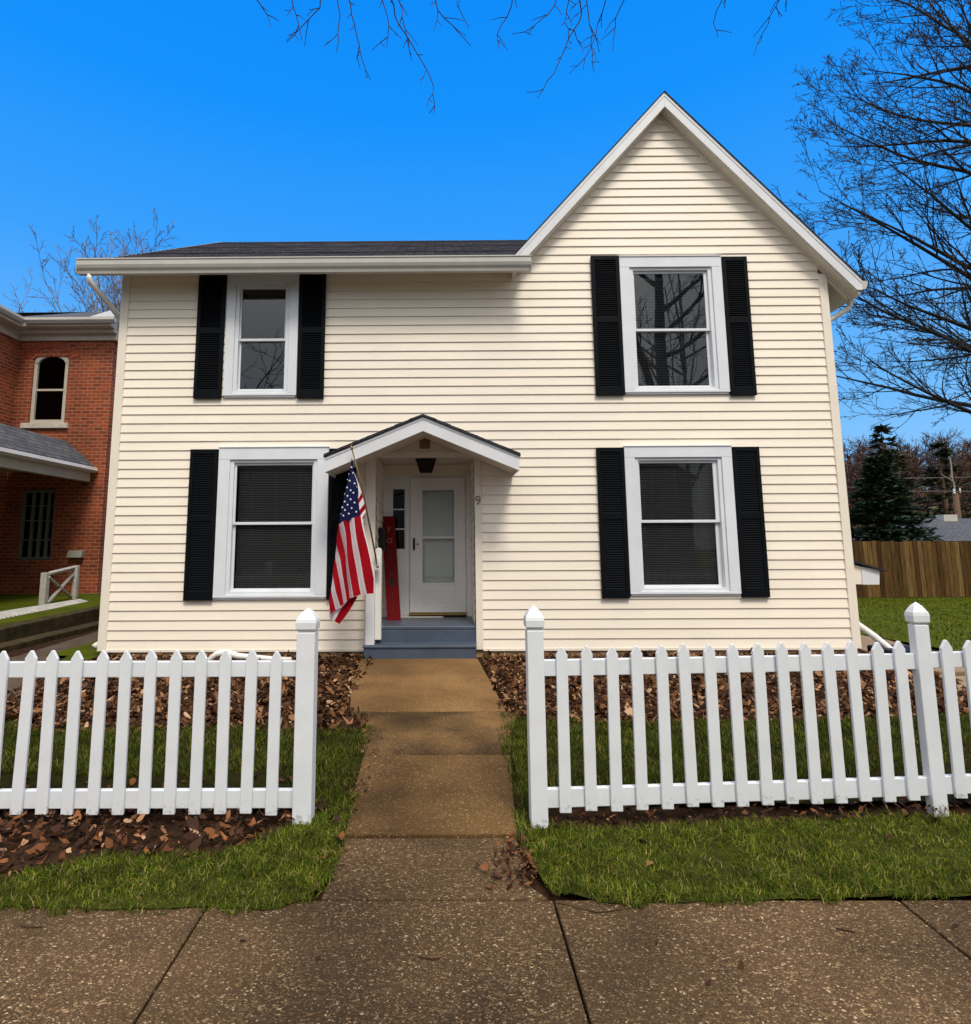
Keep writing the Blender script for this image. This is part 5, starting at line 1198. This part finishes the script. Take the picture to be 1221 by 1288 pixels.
roof_face(q,(ex0,ey0,ze_),(ex1,ey0,ze_),(rx1,rym,rz_),(rx0,rym,rz_)); roof_face(q,(ex0,ey1,ze_),(ex0,ey0,ze_),(rx0,rym,rz_),(rx0,rym+.01,rz_)); roof_face(q,(ex1,ey1,ze_),(ex0,ey1,ze_),(rx0,rym,rz_),(rx1,rym,rz_))
grf = q.build('roof', M['shing_gray'], gh)
q = MB(); q.box(ex0,ex0+2.2,ey0-.02,ey0+.02,ze_-.14,ze_-.01); q.build('eave_board', M['black'], gh)
q = MB(); q.box(ex0+2.2,ex1,ey0-.06,ey0,ze_-.24,ze_-.005); q.build('fascia', M['oldwhite'], gh)
q = MB(); q.box(34.1,34.9,27.9,28.5,2.6,3.0); q.build('roof_vent', M['oldwhite'], grf)
up = empty('utility_pole',(38.4,32,0),'brown utility pole with a thin pale mast standing above the neighbouring roof','pole')
q = MB(); q.tube([(38.4,32,-.4),(38.4,32,4.6)],[.20,.17],10); q.build('pole_shaft', M['poleb'], up, smooth=True)
q = MB(); q.tube([(38.40,32,4.4),(38.38,32,5.2),(38.30,32,5.6),(38.34,32,6.3),(38.32,32,6.9)],[.06,.05,.05,.05,.04],6); q.tube([(38.32,32,5.35),(38.0,32,5.6),(37.6,32,5.85)],[.03,.028,.02],6); q.build('mast', M['mast'], up)
q = MB(); q.tube([(38.2,31.85,4.55),(38.2,31.85,4.85)],[.07,.05],8); q.tube([(38.6,31.85,4.6),(38.6,31.85,4.9)],[.05,.04],8); q.build('insulator', M['pipe'], up)
def wire(z, z2, label):
    m = MB(); pts = []
    for t in np.linspace(0,1,25):
        x = 32+42*t; pts.append((x,31.8,z+(z2-z)*t-1.2*t*(1-t)))
    m.tube(pts,.020,4); tag(m.build('power_line', M['wire'], recalc=False),label,'cable','overhead lines')
wire(5.55,6.9,'upper of the two overhead lines crossing in front of the brown wood'); wire(4.75,5.3,'lower of the two overhead lines, meeting the top of the utility pole')
# brush at the corner of the brick house
bs = MB(); r_ = random.Random(4)
for k in range(34):
    a = Vector((-2.25+r_.gauss(0,.22),4.7+r_.gauss(0,.4),.30)); d = Vector((r_.gauss(.15,.45),r_.gauss(0,.3),r_.uniform(.3,1))).normalized(); L = r_.uniform(.35,.9)
    b = a+d*L*.5; c = b+(d+Vector((r_.gauss(0,.4),0,r_.gauss(-.35,.3)))).normalized()*L*.5; bs.tube([a,b,c],[.011,.008,.005],5,cap=False)
tag(bs.build('dead_shrub', M['stem'], recalc=False),'low tangle of dead brown stems at the end of the kerb wall','shrub')

# ------------------------------------------------------------------ light
W = bpy.data.worlds.new('World'); SC.world = W; W.use_nodes = True
nt = W.node_tree; N = nt.nodes; L = nt.links; bg = N['Background']
SUN_EL,SUN_AZ = R(56),R(163)          # azimuth measured clockwise from +Y: behind the camera, a little to the right
sky = N.new('ShaderNodeTexSky'); sky.sky_type = 'NISHITA'; sky.sun_disc = False; sky.sun_elevation = SUN_EL; sky.sun_rotation = SUN_AZ; sky.ozone_density = 3.0; sky.dust_density = .3; sky.air_density = 1.0
tc = N.new('ShaderNodeTexCoord'); sx = N.new('ShaderNodeSeparateXYZ'); L.new(tc.outputs['Generated'], sx.inputs[0])
EXPO = .36
ramp = N.new('ShaderNodeValToRGB'); el = ramp.color_ramp.elements
for k,(p,c) in enumerate(((0,(.36,.67,1.0)),(.20,(.17,.51,1.0)),(.42,(.045,.365,1.0)),(.60,(.008,.295,1.0)),(.80,(.002,.25,.97)))):
    e = el[k] if k<2 else el.new(p)
    e.position = p; e.color = (*[v*.785 for v in c],1)
L.new(sx.outputs[2], ramp.inputs[0])
sat = N.new('ShaderNodeMix'); sat.data_type = 'RGBA'; sat.blend_type = 'MULTIPLY'; sat.inputs[0].default_value = 1; sat.inputs[7].default_value = (.012,.045,.09,1)
L.new(sky.outputs[0], sat.inputs[6])
mixs = N.new('ShaderNodeMix'); mixs.data_type = 'RGBA'; mixs.inputs[0].default_value = .96; L.new(sat.outputs[2], mixs.inputs[6]); L.new(ramp.outputs[0], mixs.inputs[7])
L.new(mixs.outputs[2], bg.inputs[0]); bg.inputs[1].default_value = 1.0
cl_ = N.new('ShaderNodeBackground'); cl_.inputs[1].default_value = .86
nz = N.new('ShaderNodeTexNoise'); nz.inputs['Scale'].default_value = 3; nz.inputs['Detail'].default_value = 6; L.new(tc.outputs['Generated'], nz.inputs['Vector'])
cr_ = N.new('ShaderNodeValToRGB'); el = cr_.color_ramp.elements
for k,(p,c) in enumerate(((0,(.32,.34,.37)),(.25,(.55,.60,.67)),(.55,(1.17,1.19,1.20)),(.9,(1.75,1.70,1.60)))):
    e = el[k] if k<2 else el.new(p)
    e.position = p; e.color = (*c,1)
mz = N.new('ShaderNodeMath'); mz.operation = 'MULTIPLY_ADD'; mz.inputs[1].default_value = .30; mz.use_clamp = True
za = N.new('ShaderNodeMath'); za.operation = 'SUBTRACT'; za.inputs[1].default_value = .15; L.new(sx.outputs[2], za.inputs[0])
L.new(nz.outputs['Fac'], mz.inputs[0]); L.new(za.outputs[0], mz.inputs[2]); L.new(mz.outputs[0], cr_.inputs[0]); L.new(cr_.outputs[0], cl_.inputs[0])
# cloud cover overhead and behind the viewer, clear blue over the house
ma = N.new('ShaderNodeMath'); ma.operation = 'MULTIPLY_ADD'; ma.inputs[1].default_value = .16; L.new(nz.outputs['Fac'], ma.inputs[0]); L.new(sx.outputs[1], ma.inputs[2])
mr = N.new('ShaderNodeMapRange'); mr.interpolation_type = 'SMOOTHSTEP'; mr.inputs[1].default_value = .22; mr.inputs[2].default_value = .50; L.new(ma.outputs[0], mr.inputs[0])
mx = N.new('ShaderNodeMixShader'); L.new(mr.outputs[0], mx.inputs[0]); L.new(cl_.outputs[0], mx.inputs[1]); L.new(bg.outputs[0], mx.inputs[2]); L.new(mx.outputs[0], N['World Output'].inputs[0])
sl = bpy.data.lights.new('sun','SUN'); sl.energy = 2.1; sl.angle = R(16); sl.color = (1,.93,.80)
so = bpy.data.objects.new('sun', sl); COL.objects.link(so); so.location = (5,-20,30)
dv = Vector((math.sin(SUN_AZ)*math.cos(SUN_EL),math.cos(SUN_AZ)*math.cos(SUN_EL),math.sin(SUN_EL)))
so.rotation_euler = (-dv).to_track_quat('-Z','Y').to_euler()

# ------------------------------------------------------------------ camera
cam = bpy.data.cameras.new('camera'); co = bpy.data.objects.new('camera', cam); COL.objects.link(co); SC.camera = co
p_,y_,r_ = .1329,-.0058,-.0048
fw = Vector((math.sin(y_)*math.cos(p_),math.cos(y_)*math.cos(p_),math.sin(p_))); rt = Vector((math.cos(y_),-math.sin(y_),0)); upv = rt.cross(fw)
r2 = rt*math.cos(r_)+upv*math.sin(r_); u2 = -rt*math.sin(r_)+upv*math.cos(r_)
mw = Matrix((( r2.x,u2.x,-fw.x,4.5088),(r2.y,u2.y,-fw.y,-8.1442),(r2.z,u2.z,-fw.z,1.5407),(0,0,0,1)))
co.matrix_world = mw
cam.sensor_fit = 'HORIZONTAL'; cam.sensor_width = 36; cam.lens = 36*760/1221
cam.shift_x = (610.5-552.7)/1221; cam.shift_y = -(644-580.04)/1221
cam.clip_start = .05; cam.clip_end = 600
SC.view_settings.view_transform = 'Standard'; SC.view_settings.look = 'None'; SC.view_settings.exposure = EXPO; SC.view_settings.gamma = 1
